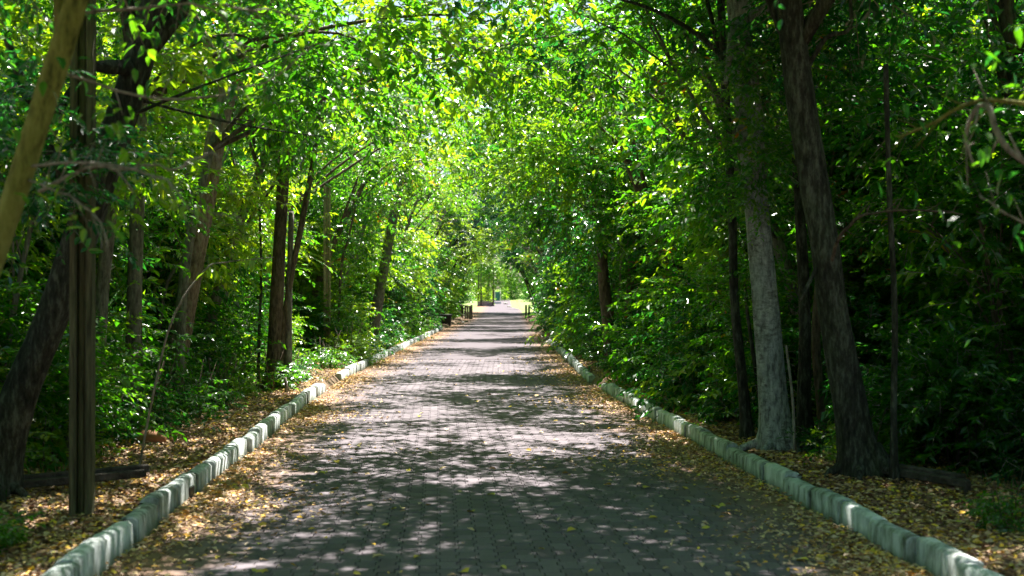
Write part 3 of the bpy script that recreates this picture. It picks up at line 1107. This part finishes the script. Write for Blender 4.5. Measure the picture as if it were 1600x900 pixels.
rg = random.Random(3)
near_leaves(tA, [(180, 150, 5.4), (190, 210, 5.3), (180, 330, 5.2)], 16, .075, LM[:2], rg)
near_leaves(tA, [(40, 280, 5.4), (110, 310, 5.4), (170, 380, 5.3)], 16, .075, LM[:2], rg)
near_leaves(tA, [(110, 20, 5.6), (230, 10, 5.7), (330, 5, 5.8), (402, 108, 5.8)], 20, .075, LM[1:], rg, .09)
near_leaves(tA, [(250, 275, 5.2), (275, 290, 5.1), (300, 328, 5.0), (378, 350, 5.0)], 8, .06, LM[:1], rg, .03)
near_leaves(tA, [(0, 60, 5.2), (40, 130, 5.2), (20, 240, 5.2)], 22, .075, LM[1:], rg, .12)
near_leaves(tA, [(85, 110, 6.0), (250, 150, 6.2), (400, 135, 6.5)], 30, .08, LM[1:], rg, .12)
near_leaves(tR9, [(1540, 60, 5.5), (1560, 150, 5.5), (1450, 190, 5.7)], 30, .08, LM[1:], rg, .12)
near_leaves(tR9, [(1600, 345, 5.5), (1530, 300, 5.6), (1480, 340, 5.8)], 22, .08, LM[1:], rg, .12)

# the arching twig with two neat rows of leaves in front of the left bank
tw = hero([(212, 700), (262, 520), (318, 424), (352, 410), (395, 405), (428, 402)], 11.5, .012, .004, TWIG,
          'arching young branch with two neat rows of pale green leaves on the left bank', name='sapling', sides=5, flare=1.0)
near_leaves(tw, [(322, 424, 11.5), (352, 412, 11.5), (395, 406, 11.5), (424, 404, 11.5)], 26, .11, LM[:1], rg, .012, 1.0)

# ------------------------------------------------------------------ the avenue's other trees
KEEP = [(125, 8.7), (60, 9.6), (205, 14.3), (275, 18.5), (435, 21.5), (511, 32.3), (590, 41), (1200, 12.4), (1320, 10.5), (1158, 13.7), (965, 28), (918, 42)]


def in_front(x, y, r, reach):
    px = 800 + 2000 * x / y
    for hx, d in KEEP:
        post = hx in (511, 590)
        if d - reach * (1 if d < 16 else 1.7) - (4 if post else 0) < y < d + .3 and abs(px - hx) < r * 2000 / y * (1.9 if post else 1):
            return True
    return False


def pick(l):
    return l[random.randrange(len(l))]


NT = 0
# front rank each side, leaning over the road
GRP = {-1: 'trees leaning over the road from the left bank', 1: 'trees leaning over the road from the right bank'}
LAB = {-1: 'slender leafy tree arching over the road from the left bank', 1: 'slender leafy tree arching over the road from the right bank'}
for side in (-1, 1):
    y = 15.0
    while y < 128:
        x = float(cx(y)) + side * (HW + random.uniform(1.3, 2.3))
        k = random.choice([0, 1, 1, 2])
        H, ln_, r0 = TSPEC[k]
        sc = random.uniform(.95, 1.2) * (1.0 if y > 20 else .95)
        cm = pick([0, 1, 1, 2, 3] if side < 0 else [0, 2, 4, 5, 3])  # lit left and shaded right put into leaf colour: lime against dark green
        if in_front(x, y, .45, 8) or (side < 0 and 22 < y < 33):
            y += .5
            continue
        face = (0 if side < 0 else math.pi) + random.gauss(0, .25)
        cr = [(CO[cm], (0, 0, .3), random.uniform(.9, 1.1), random.uniform(0, 6.28))]
        if random.random() < .3:
            cr.append((CR[pick([0, 1, 2, 4])], (-1.9, random.uniform(-.6, .6), -.9), .7, random.uniform(0, 6.28)))
        tree(x, y, TR[k][random.randrange(3)], cr, face, sc, LAB[side], GRP[side], H=H, lean=ln_)
        NT += 1
        y += random.uniform(4.2, 6.4) * (1 if y < 60 else .8)
# ranks behind
for side in (-1, 1):
    for t0, dy, y0, y1 in ((4.2, 4.6, 9, 125), (7.0, 5.6, 10, 110), (10.5, 6.2, 14, 105), (15, 6.4, 20, 105), (20, 6.4, 34, 110)):
        y = y0 + random.uniform(0, 2)
        while y < y1:
            x = float(cx(y)) + side * (HW + t0 + random.gauss(0, .6))
            k = random.choice([2, 3, 4])
            H, ln_, r0 = TSPEC[k]
            sc = random.uniform(.9, 1.3)
            cr = [(CR[pick([0, 1, 2, 4, 4] if side > 0 else [0, 1, 2, 3, 4])], (0, 0, .3), random.uniform(.95, 1.2), random.uniform(0, 6.28)),
                  (CR[pick([0, 1, 4])], (random.gauss(0, .6), random.gauss(0, .6), -2.1), .85, random.uniform(0, 6.28))]
            tree(x, y, TR[k][random.randrange(3)], cr, random.uniform(0, 6.28), sc,
                 'leafy tree deep in the wood behind the %s bank' % ('left' if side < 0 else 'right'),
                 'trees deep in the wood on the %s' % ('left' if side < 0 else 'right'), H=H, lean=ln_)
            NT += 1
            y += random.uniform(.8, 1.2) * dy
# closing trees at the avenue's end and round the sunny clearing
for x, y, cs in [(4.2, 44, [(-1.7, 0, 7.6), (-.9, 2, 9.6)]), (4.0, 55, [(-1.9, 0, 9.0), (-3.2, 0, 11.6)]), (3.8, 69, [(-2.3, 0, 6.6), (-4.2, 0, 9.4)]), (-5.2, 76, [(1.8, 0, 6.0), (4.2, 0, 10.2)]), (-5.2, 84, [(2.0, 0, 6.6), (4.2, 1, 9.2)]), (3.6, 90, [(-2.2, 0, 6.4), (-3.9, 2, 9.6)]), (-5.4, 97, [(2.4, 0, 6.2), (3.5, 1, 9.4)]), (3.9, 106, [(-2.4, 0, 6.0), (-4.4, -1, 9.0)]),
                 (-5.6, 114, [(2.4, 0, 6.4), (4.4, 0, 9.2), (3.4, 1, 12.0)]), (4.2, 121, [(-2.4, 0, 6.9), (-4.6, 0, 9.4), (-3.4, 1, 12.4)]), (-6.5, 128, [(2.6, 0, 7.4), (5.0, 0, 10.6), (3.6, 2, 13.2)])]:
    H, ln_, r0 = TSPEC[1]
    z_ = float(gz(x, y))
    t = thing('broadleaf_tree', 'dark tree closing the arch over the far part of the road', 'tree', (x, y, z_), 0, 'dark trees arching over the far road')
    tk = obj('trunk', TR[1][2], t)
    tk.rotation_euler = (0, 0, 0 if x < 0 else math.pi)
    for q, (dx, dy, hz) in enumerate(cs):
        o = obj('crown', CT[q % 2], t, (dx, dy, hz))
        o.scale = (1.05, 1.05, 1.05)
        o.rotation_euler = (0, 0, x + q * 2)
for x, y, k, cm, s in [(-7, 122, 1, 3, 1.2), (3.6, 124, 1, 2, 1.2), (-12, 140, 3, 0, 1.5), (6.5, 138, 2, 3, 1.2), (-1, 214, 3, 4, 2.0), (8, 210, 3, 0, 1.9), (-10, 216, 3, 3, 2.0),
                       (17, 206, 3, 2, 1.8), (-19, 208, 3, 0, 1.9), (-28, 205, 3, 4, 2.0), (27, 200, 3, 4, 2.0), (-6, 222, 3, 4, 2.2), (4, 224, 3, 4, 2.2), (12, 160, 4, 3, 1.2), (-14, 165, 4, 3, 1.4)]:
    H, ln_, r0 = TSPEC[k]
    tree(x, y, TR[k][0], [(CR[cm], (0, 0, .3), 1.1, 1.0), (CR[(cm + 1) % 3], (.3, .2, -2.2), 1.0, 2.0)], random.uniform(0, 6.28), s,
         'sunlit tree round the bright clearing at the far end of the avenue', 'trees round the far clearing', H=H, lean=ln_)
# young trees whose leaves fill the space between the undergrowth and the high crowns
YT = [trunk_mesh(200 + j, 2.9, .5, .035, m_, rx=1.0, rz=.6, nlimb=5, sides=6) for j, m_ in enumerate([BARK_BROWN, BARK_DARK, BARK_GREY])]
for side in (-1, 1):
    for t0, dy, y0, y1 in ((1.9 if side < 0 else 2.2, 3.2, 11.5, 120), (3.6, 2.8, 9.5, 60)):
        y = y0
        while y < y1:
            x = float(cx(y)) + side * (HW + t0 + random.gauss(0, .25) + (.45 if y < 30 else 0) + (.9 if y > 66 and side > 0 else 0))
            if in_front(x, y, 1.0, 6):
                y += .5
                continue
            tree(x, y, pick(YT), [(CY[pick([0, 1, 1, 3] if side < 0 else [0, 2, 3, 2])], (0, 0, .1), random.uniform(.85, 1.2), random.uniform(0, 6.28))],  # leaf colours carry the light here too: limes left, dark greens right
                 (0 if side < 0 else math.pi) + random.gauss(0, .5), random.uniform(.8, 1.25),
                 'young leafy tree among the shrubs of the %s bank' % ('left' if side < 0 else 'right'),
                 'young trees on the %s bank' % ('left' if side < 0 else 'right'), name='young_tree', H=2.9, lean=.5)
            y += dy * random.uniform(.75, 1.3) * (1 if y < 50 else 1.4)
# the avenue goes on over and behind the viewer: unseen trees added for their shade
for x, y, k, side in [(-4.6, 5.2, 1, -1), (4.7, 4.0, 1, 1), (-4.5, 1.0, 1, -1), (4.6, 0.0, 2, 1), (-4.4, -4, 1, -1), (4.6, -4.5, 1, 1), (-4.5, -9, 2, -1), (4.5, -9, 1, 1), (-4.5, -14, 1, -1), (4.5, -14, 1, 1),
                      (-7.5, 2, 3, -1), (7.5, -6, 3, 1), (-7.5, -6, 3, -1)]:
    H, ln_, r0 = TSPEC[k]
    tree(x, y, TR[k][0], [(CR[0 if side < 0 else 4], (0, 0, .4), 1.05, x), (CR[2], (-1.6, .4, -.6), .85, y)], 0 if side < 0 else math.pi, 1.1,
         'unseen shade tree beside the viewer at the near end of the avenue', 'unseen shade trees at the near end of the avenue', H=H, lean=ln_)
print('trees', NT)

# ------------------------------------------------------------------ undergrowth
NB = 0
for side in (-1, 1):
    sn = 'left' if side < 0 else 'right'
    # tall leafy shrubs
    for t0, dy, y0, y1 in ((2.3, 2.0, 11.5, 118), (4.2, 2.6, 10, 90), (7.5, 3.6, 14, 80)):
        y = y0
        while y < y1:
            x = float(cx(y)) + side * (HW + t0 + random.gauss(0, .3) - (.5 if 45 < y < 66 and t0 < 3 else 0) + (.6 if y > 66 and side > 0 else 0) + (.5 if y < 30 and t0 < 3 else 0))
            if in_front(x, y, .95, 7):
                y += .6
                continue
            bush(x, y, BT[pick([0, 0, 2, 3, 1] if side < 0 else [0, 1, 1, 2])], pick(ST_T), random.uniform(.8, 1.15),
                 'tall leafy shrub in the undergrowth of the %s bank' % sn, 'tall shrubs on the %s bank' % sn, name='tall_shrub')
            NB += 1
            y += dy * random.uniform(.75, 1.25) * (1 if y < 50 else 1.3)
    # waist-high shrubs
    y = 8.2 if side < 0 else 8.6
    while y < 118:
        x = float(cx(y)) + side * (HW + ((2.05 if side < 0 else 1.6) if y < 26 else 1.45) + random.gauss(0, .18) + (.4 if y < 11 else 0) + ((.8 if side > 0 else .3) if y > 66 else 0))
        if in_front(x, y, .5, 4):
            y += .4
            continue
        bl = side > 0 and random.random() < .35
        bush(x, y, (pick(BB) if bl else BU[pick([0, 1, 0, 2] if side < 0 else [0, 2, 2])]), pick(ST_B), random.uniform(.55, .9),
             ('low clump of long drooping blades on the right bank' if bl else 'waist-high green shrub on the %s bank' % sn),
             ('blade clumps on the right bank' if bl else 'waist-high shrubs on the %s bank' % sn), name='blade_plant' if bl else 'shrub')
        NB += 1
        y += random.uniform(.9, 1.5) * (1 if y < 50 else 1.4)
    # little seedlings at the foot
    y = 7.6
    while y < 50:
        x = float(cx(y)) + side * (HW + (1.15 if y < 26 else .75) + random.gauss(0, .22))
        if 8.9 < y < 11.0:
            y += .5
            continue
        bush(x, y, pick(BL), pick(ST_B), random.uniform(.5, 1.15) * (.95 if side < 0 else .7), 'small leafy seedling at the foot of the %s bank' % sn,
             'seedlings on the %s bank' % sn, name='seedling', sz=.8, cat='plant')
        NB += 1
        y += random.uniform(.8, 1.9)
# sunny shrubs round the clearing
for x, y, s in [(-9, 150, 1.3), (-7, 170, 1.5), (-3, 186, 1.6), (3.5, 176, 1.2), (5.5, 182, 1.4), (7.5, 165, 1.3), (6.2, 150, 1.1), (-12, 180, 1.8), (0, 198, 1.8), (9, 190, 1.6), (-6, 198, 1.8), (5, 204, 2.0)]:
    bush(x, y, BT[pick([3, 0])], ST_T[0], s, 'sunlit yellow-green bush by the bright lawn past the avenue', 'bushes round the far clearing', name='bush')
# the leafy mass that crowds the right kerb between the first stones and the bend
for x, y, k, sc_ in [(3.55, 15.2, 0, .8), (3.35, 17.0, 3, .85), (3.25, 19.2, 0, .9), (3.1, 21.5, 2, .9), (4.6, 17, 3, 1.05), (3.1, 33, 0, 1.0), (3.0, 37, 3, 1.1)]:
    bush(x, y, BT[k], ST_T[k % 2], sc_, 'tall leafy shrub leaning towards the right kerb before the bend' if y < 25 else 'tall leafy shrub just past the bend on the right bank',
         'shrubs crowding the right kerb' if y < 25 else 'shrubs past the bend on the right', name='tall_shrub')
for x, y, k, sc_ in [(3.6, 15.5, 0, 1.25), (3.4, 18.4, 1, 1.35), (3.2, 23, 0, 1.4), (3.1, 29.5, 1, 1.5), (2.9, 36, 0, 1.6)]:
    tree(x, y, YT[k % 3], [(CY[k], (0, 0, .1), 1.1, x * 9), (CY[(k + 1) % 4], (.7, .3, .7), .9, y)], random.uniform(-1, 1), sc_,
         'young tree spreading bright leaves over the right kerb', 'young trees along the right kerb', name='young_tree', H=2.9, lean=.5)
print('shrubs', NB)
# ------------------------------------------------------------------ posts, rails, box, far structures
def gpt(px, py_base, h=CAMH):
    d = 2000 * h / (py_base - 467)
    return ((px - 800) / 2000 * d, d)


def grooved_post(px, py, wd, H, mat, label):
    x, y = gpt(px, py, CAMH)
    z = .05
    t = thing('wooden_post', label, 'post', (x, y, z), R(8))
    w3 = wd / 3
    for k, (dx, dy) in enumerate(((-w3, 0), (0, .018), (w3, 0))):
        obj('plank', MB().box((dx, dy, H / 2 - .15), (w3 - .006, wd * (.95 if k != 1 else .7), H + .3 - .02 * k), bev=.008).mesh('plank', mat), t)
    return t


grooved_post(129, 833, .155, 4.3, WOOD_POST_SHADED, 'square grooved wooden post in the left foreground, mossy, with shade in its colour')
grooved_post(511, 566, .19, 4.4, WOOD_POST, 'tall pale yellow wooden post further up the left bank, in sunlight')


def barrier(p0, p1, z0, z1, label, nrail, legs):
    t = thing('low_rail', label, 'rail', (p0[0], p0[1], 0))
    a, b = Vector((p0[0], p0[1], z0)), Vector((p1[0], p1[1], z1))
    L = (b - a).length
    rz = math.atan2(b.y - a.y, b.x - a.x)
    ry = -math.asin((b.z - a.z) / L)
    for k in range(nrail):
        c = (a + b) / 2 + Vector((0, .09 * k, .03 * k)) - Vector(t.location)
        obj('rail', MB().box(c, (L, .07, .06), rz=rz, ry=ry, bev=.008).mesh('rail', WOOD_DARK), t)
    for s in legs:
        p = a.lerp(b, s) - Vector(t.location)
        obj('leg', MB().box((p.x, p.y - .05, p.z - .12), (.05, .05, .3), bev=.006).mesh('leg', WOOD_DARK), t)
    return t


barrier((-4.1, 9.35), (-2.95, 10.3), .20, .20, 'low dark timber rail on the ground behind the grooved post', 2, (.35,))
barrier((2.92, 10.5), (3.45, 9.7), .22, .20, 'low dark double rail at the foot of the big leaning trunk', 2, (.1, .97))

# fallen branch at the big trunk's foot
mb = MB()
pb = [Vector(P(1278, 738, 11.6)), Vector(P(1290, 720, 11.6)), Vector(P(1306, 712, 11.5)), Vector(P(1322, 706, 11.4))]
o = thing('dead_branch', 'short bleached dead branch propped beside the big leaning trunk', 'branch', pb[0],
          me=MB().tube([p - pb[0] for p in smooth_path(pb, 4)], [.018 + .006 * math.sin(i) for i in range(13)], 7).mesh('dead_branch', TWIG, True))
# terracotta fragment on the left bank
x, y = gpt(250, 712)
mb = MB()
for k in range(9):
    a0 = -1.2 + k * .3
mb.tube([(-.14, 0, .03), (-.05, .02, .06), (.05, .02, .07), (.15, 0, .04)], [.05, .075, .07, .04], 8, .15, random.Random(5))
thing('clay_lump', 'reddish-brown clay lump on the leaf litter beside the left kerb', 'rock', (x - .1, y, float(gz(x, y))), me=mb.mesh('clay_lump', TERRA, True))
# pale stone behind the first bend, small stake by the clustered trunk
x, y = gpt(452, 626)
st = thing('stake', 'short mossy stake in the litter before the clustered trunk', 'stake', (x - .05, y, float(gz(x, y))), me=MB().tube([(0, 0, -.1), (.01, 0, .1), (-.015, 0, .26)], [.03, .028, .022], 7).mesh('stake', BARK_GREY, True))

# black square tub
bx_, by_ = -103.5 / 2000 * 76, 76.0
tb = thing('planter_tub', 'black square tapered tub at the end of the left kerb', 'tub', (bx_, by_, float(rise(by_))))
mb = MB()


def frustum(mb, w0, w1, z0, z1, flip=False):
    v = [(sx * w_, sy * w_, z) for w_, z in ((w0, z0), (w1, z1)) for sx, sy in ((-.5, -.5), (.5, -.5), (.5, .5), (-.5, .5))]
    q = [(0, 1, 5, 4), (1, 2, 6, 5), (2, 3, 7, 6), (3, 0, 4, 7)]
    return mb.add(v, [tuple(reversed(k)) for k in q] if flip else q)


frustum(mb, .60, .68, 0, .62)
frustum(mb, .56, .62, .05, .62, True)
mb.box((0, 0, .04), (.58, .58, .03))
obj('body', mb.mesh('body', BLACK), tb)
mb = MB()
for sx, sy, lx, ly in ((0, -.35, .76, .05), (0, .35, .76, .05), (-.35, 0, .05, .65), (.35, 0, .05, .65)):
    mb.box((sx, sy, .65), (lx, ly, .07), bev=.01)
obj('rim', mb.mesh('rim', BLACK), tb)
obj('soil', MB().box((0, 0, .54), (.60, .60, .04)).mesh('soil', BEDDING), tb)

# tall dark lidded box on the right
xr, yr = (849 - 800) / 2000 * 80, 80.0
tb2 = thing('dark_box', 'tall dark box by the right hand shrubs beside the footbridge rail', 'bin', (xr, yr, float(rise(yr)) + .02))
obj('body', frustum(MB(), .62, .70, 0, 1.25).mesh('body', BLACK), tb2)
obj('lid', MB().box((0, 0, 1.29), (.76, .76, .08), bev=.02).box((0, 0, 1.36), (.5, .5, .06), bev=.02).mesh('lid', BLACK), tb2)

# footbridge railings: post, top rail and crossed braces
for side, x0, lab in ((-1, -3.35, 'low wooden railing with a crossed brace on the left of the road'), (1, 1.12, 'low wooden railing with a crossed brace on the right of the road')):
    yb = 102.0
    zb = float(rise(yb))
    t = thing('railing', lab, 'railing', (x0, yb, zb))
    M_ = WOOD_MAUVE
    if side < 0:
        for k in range(3):
            obj('board', MB().box((-.02 - .17 * k, -.0, .53), (.15, .05, 1.08), bev=.01).mesh('board', M_), t)
        obj('post', MB().box((.13, .02, .55), (.16, .16, 1.15), bev=.015).mesh('post', WOOD_MAUVE), t)
        obj('post', MB().box((-.62, .02, .53), (.18, .16, 1.06), bev=.015).mesh('post', WOOD_DARK), t)
    else:
        obj('post', MB().box((0, 0, .55), (.18, .18, 1.12), bev=.015).mesh('post', WOOD_MAUVE), t)
        obj('post', MB().box((.24, .05, .5), (.16, .14, 1.0), bev=.015).mesh('post', WOOD_DARK), t)
    xe = side * 1.45
    obj('post', MB().box((xe, 0, .5), (.14, .14, 1.05), bev=.015).mesh('post', WOOD_DARK), t)
    a_, b_ = .3 * side, xe
    obj('top_rail', MB().box(((a_ + b_) / 2 + side * .1, 0, 1.06), (abs(b_ - a_) + .5, .14, .07), bev=.01).mesh('top_rail', WOOD_DARK), t)
    Lb = math.hypot(b_ - a_, .8)
    an = math.atan2(.8, abs(b_ - a_))
    for s, dy in ((1, -.05), (-1, .03)):
        obj('brace', MB().box(((a_ + b_) / 2, dy, .55), (Lb, .06, .10), ry=s * an, bev=.008).mesh('brace', M_ if dy > 0 else WHITE_PAINT), t)

# slatted planter with tall posts in the clearing
xp, yp = -3.06, 150.0
zp = float(rise(yp)) + .01
t = thing('planter_box', 'slatted timber planter with tall dark posts in the sunlit clearing', 'planter', (xp, yp, zp))
Wp, Hp = 1.86, .56
for k in range(12):
    xx = -Wp / 2 + (k + .5) * Wp / 12
    for yy_ in (-Wp / 2, Wp / 2):
        obj('slat', MB().box((xx, yy_, Hp / 2 + .01 * (k % 3)), (Wp / 12 - .03, .04, Hp), bev=.006).mesh('slat', WOOD_MAUVE), t)
for k in range(12):
    yy_ = -Wp / 2 + (k + .5) * Wp / 12
    for xx in (-Wp / 2 - .03, Wp / 2 + .03):
        obj('slat', MB().box((xx, yy_, Hp / 2), (.04, Wp / 12 - .03, Hp), bev=.006).mesh('slat', WOOD_MAUVE), t)
for xx, yy_, hh in ((-Wp / 2 + .38, -Wp / 2 - .07, 4.4), (Wp / 2 - .06, -Wp / 2 - .07, 4.4), (-Wp / 2 + .05, Wp / 2 + .08, 4.4), (.35, Wp / 2 + .08, 4.4)):
    obj('post', MB().box((xx, yy_, hh / 2), (.17, .12, hh), bev=.012).mesh('post', WOOD_DARK), t)
for yy_ in (-Wp / 2 - .07, Wp / 2 + .08):
    obj('beam', MB().box((0, yy_, 4.45), (Wp + .5, .14, .16), bev=.01).mesh('beam', WOOD_DARK), t)
obj('soil', MB().box((0, 0, .4), (Wp - .06, Wp - .06, .04)).mesh('soil', BEDDING), t)
pl = bush(xp - .1, yp, BL[1], ST_B[0], 1.5, 'bright green plant growing inside the slatted planter', name='potted_plant', sz=1.6, cat='plant')
pl.location.z = zp + .42

# little green board between white posts
xg, yg = -1.82, 163.0
zg = float(rise(yg))
t = thing('notice_board', 'small dark green board between white posts on the far lawn', 'board', (xg, yg, zg))
obj('panel', MB().box((0, 0, .95), (.56, .05, 1.15), bev=.01).mesh('panel', GREEN_PAINT), t)
for sx in (-.36, .36):
    obj('post', MB().box((sx, 0, .8), (.09, .09, 1.7), bev=.01).mesh('post', WHITE_PAINT), t)
obj('crossbar', MB().box((-.75, 0, .6), (.7, .06, .07), bev=.01).mesh('crossbar', WHITE_PAINT), t)
obj('base', MB().box((0, 0, .12), (.9, .3, .24), bev=.02).mesh('base', WHITE_PAINT), t)

# rubble stones at the right kerb's far end and beside the railing
for i, (px, py, s) in enumerate([(857, 537, .22), (863, 540, .28), (869, 544, .2), (852, 532, .16), (722, 505, .3), (716, 507, .22), (728, 503, .25), (790, 487, .5), (796, 489, .4)]):
    x, y = gpt(px, py)
    rg2 = random.Random(i)
    mb = MB()
    ring = []
    mb.tube([(0, 0, -.05), (.02, 0, .12), (0, .02, .3), (.03, 0, .52), (.03, 0, .6)], [.55, .62, .55, .33, .08], 7, .3, rg2)
    o = thing('stone', 'rough pale stone lying at the road edge far along the avenue', 'stone', (x, y, float(rise(y))), rg2.uniform(0, 6), 'loose stones at the road edge', me=mb.mesh('stone', STONE))
    o.scale = (s, s, s * .8)
x, y = gpt(690, 508.5)
o = thing('kerb_block', 'loose white kerb block at the left kerb end before the black tub', 'block', (-3.95, 66.8, .05), .4, me=MB().box((0, 0, .08), (.3, .9, .2), bev=.03).mesh('kerb_block', WHITE_PAINT))

# ------------------------------------------------------------------ fallen leaves
def litter(n, tfun, yfun, rng, bias, size=.065):
    y = yfun(n)
    t = tfun(n, y)
    x = cx(y) + t
    onroad = np.abs(t) < HW
    z = np.where(onroad, .003 + rise(y), gz(x, y) + .004) + rng.uniform(0, .02, n)
    yaw = rng.uniform(0, 6.283, n)
    d = np.stack([np.cos(yaw), np.sin(yaw), rng.normal(0, .18, n)], 1)
    nm = np.stack([rng.normal(0, .32, n), rng.normal(0, .32, n), np.ones(n)], 1)
    ln = size * rng.uniform(.5, 1.35, n)
    r = np.clip(rng.random(n) * (1 - bias) + bias * rng.random(n) ** .3, 0, 1)
    z = z + ln * .08
    return leaf_geo(np.stack([x, y, z], 1), d, nm, ln, ln * rng.uniform(.4, .7, n), r, False)


rng = np.random.default_rng(5)


def y_near(a, b):
    def f(n):
        u = rng.random(n)
        return a * (b / a) ** u
    return f


for side, nm_ in ((-1, 'left'), (1, 'right')):
    parts_ = []
    # in the gutter, thick at the kerb and thinning out to the middle, in drifts
    n = 28000
    yv = y_near(6.8, 60)(n)
    dist = rng.exponential(.25 if side < 0 else .28, n) * (1 + .7 * np.sin(yv * 1.3 + side) * np.sin(yv * .37)) + rng.uniform(0, .05, n)
    keep = (rng.random(n) < .55 + .45 * np.sin(yv * .9 + 2 * side)) & (dist < 2.4)
    yv, dist = yv[keep], dist[keep]
    parts_.append(litter(len(yv), lambda m, y_: side * (HW - dist), lambda m: yv, rng, .50, .047))
    n = 52000
    yv2 = y_near(6.5, 66)(n)
    d2 = rng.uniform(.01, 1.0, n) ** 1.2 * rng.choice([1.5, 2.6], n)
    parts_.append(litter(n, lambda m, y_: side * (HW + .14 + d2), lambda m: yv2, rng, .0, .05))
    vs, fs, rs, k = [], [], [], 0
    for v, f, r in parts_:
        vs.append(v); fs.append(f + k); rs.append(r); k += len(v)
    o = obj('leaf_litter', mesh_np('leaf_litter', np.concatenate(vs), [np.concatenate(fs)], LITTER, rnd=np.concatenate(rs)), kind='stuff')
    o['label'] = 'brown and yellow fallen leaves drifted along the %s kerb' % nm_

v, f, r = leaf_geo(np.zeros((1, 3)), np.array([[1.0, 0, 0]]), np.array([[0, 0, 1.0]]), np.array([1.0]), np.array([.75]), np.array([.5]), True)
fl = mesh_np('fallen_leaf', v, [f], YLEAF, rnd=r)
rg = random.Random(9)
for i in range(190):
    y = 7.4 * (34 / 7.4) ** (rg.random() ** 1.1)
    t_ = rg.choice([-1, 1]) * (HW - abs(rg.gauss(0, 1.0)) - .35)
    x = float(cx(y)) + max(-2.3, min(2.3, t_))
    o = thing('fallen_leaf', 'single yellowish leaf lying flat on the grey paving', 'leaf', (x, y, .012), 0, 'single leaves scattered over the paving', me=fl)
    q = rg.uniform(.045, .095)
    o.scale = (q, q, q)
    o.rotation_euler = (rg.gauss(0, .2), rg.gauss(0, .2), rg.uniform(0, 6.28))

# grass on the right bank by the far kerb, and on the lawn edge
def grass(name, n, xf, yf, h, mat, lab):
    yv = yf(n)
    xv = xf(n, yv)
    zv = gz(xv, yv)
    d = np.stack([rng.normal(0, .35, n), rng.normal(0, .35, n), np.ones(n)], 1)
    nm = np.stack([rng.normal(0, 1, n), rng.normal(0, 1, n), rng.normal(0, .2, n)], 1)
    ln = h * rng.uniform(.4, 1.3, n)
    v, f, r = leaf_geo(np.stack([xv, yv, zv], 1), d, nm, ln, ln * .09 + .004, rng.random(n), False)
    o = obj(name, mesh_np(name, v, [f], mat, rnd=r), kind='stuff')
    o['label'] = lab


grass('grass', 9000, lambda n, y: cx(y) + HW + .2 + rng.uniform(0, 1.3, n), lambda n: rng.uniform(33, 46, n), .16, LEAF_LIME, 'bright green grass on the right bank behind the far kerb')
grass('grass', 5000, lambda n, y: cx(y) - HW - .2 - rng.uniform(0, 1.1, n), lambda n: rng.uniform(36, 62, n), .13, LEAF, 'short green grass along the far left kerb')
grass('ground_cover', 5000, lambda n, y: cx(y) - HW - 1.2 - rng.uniform(0, 2.0, n), lambda n: rng.uniform(8, 30, n), .11, LEAF, 'low green ground cover on the left bank')
grass('ground_cover', 5000, lambda n, y: cx(y) + HW + 1.5 + rng.uniform(0, 2.0, n), lambda n: rng.uniform(8, 30, n), .11, LEAF_DARK, 'low dark ground cover on the right bank')
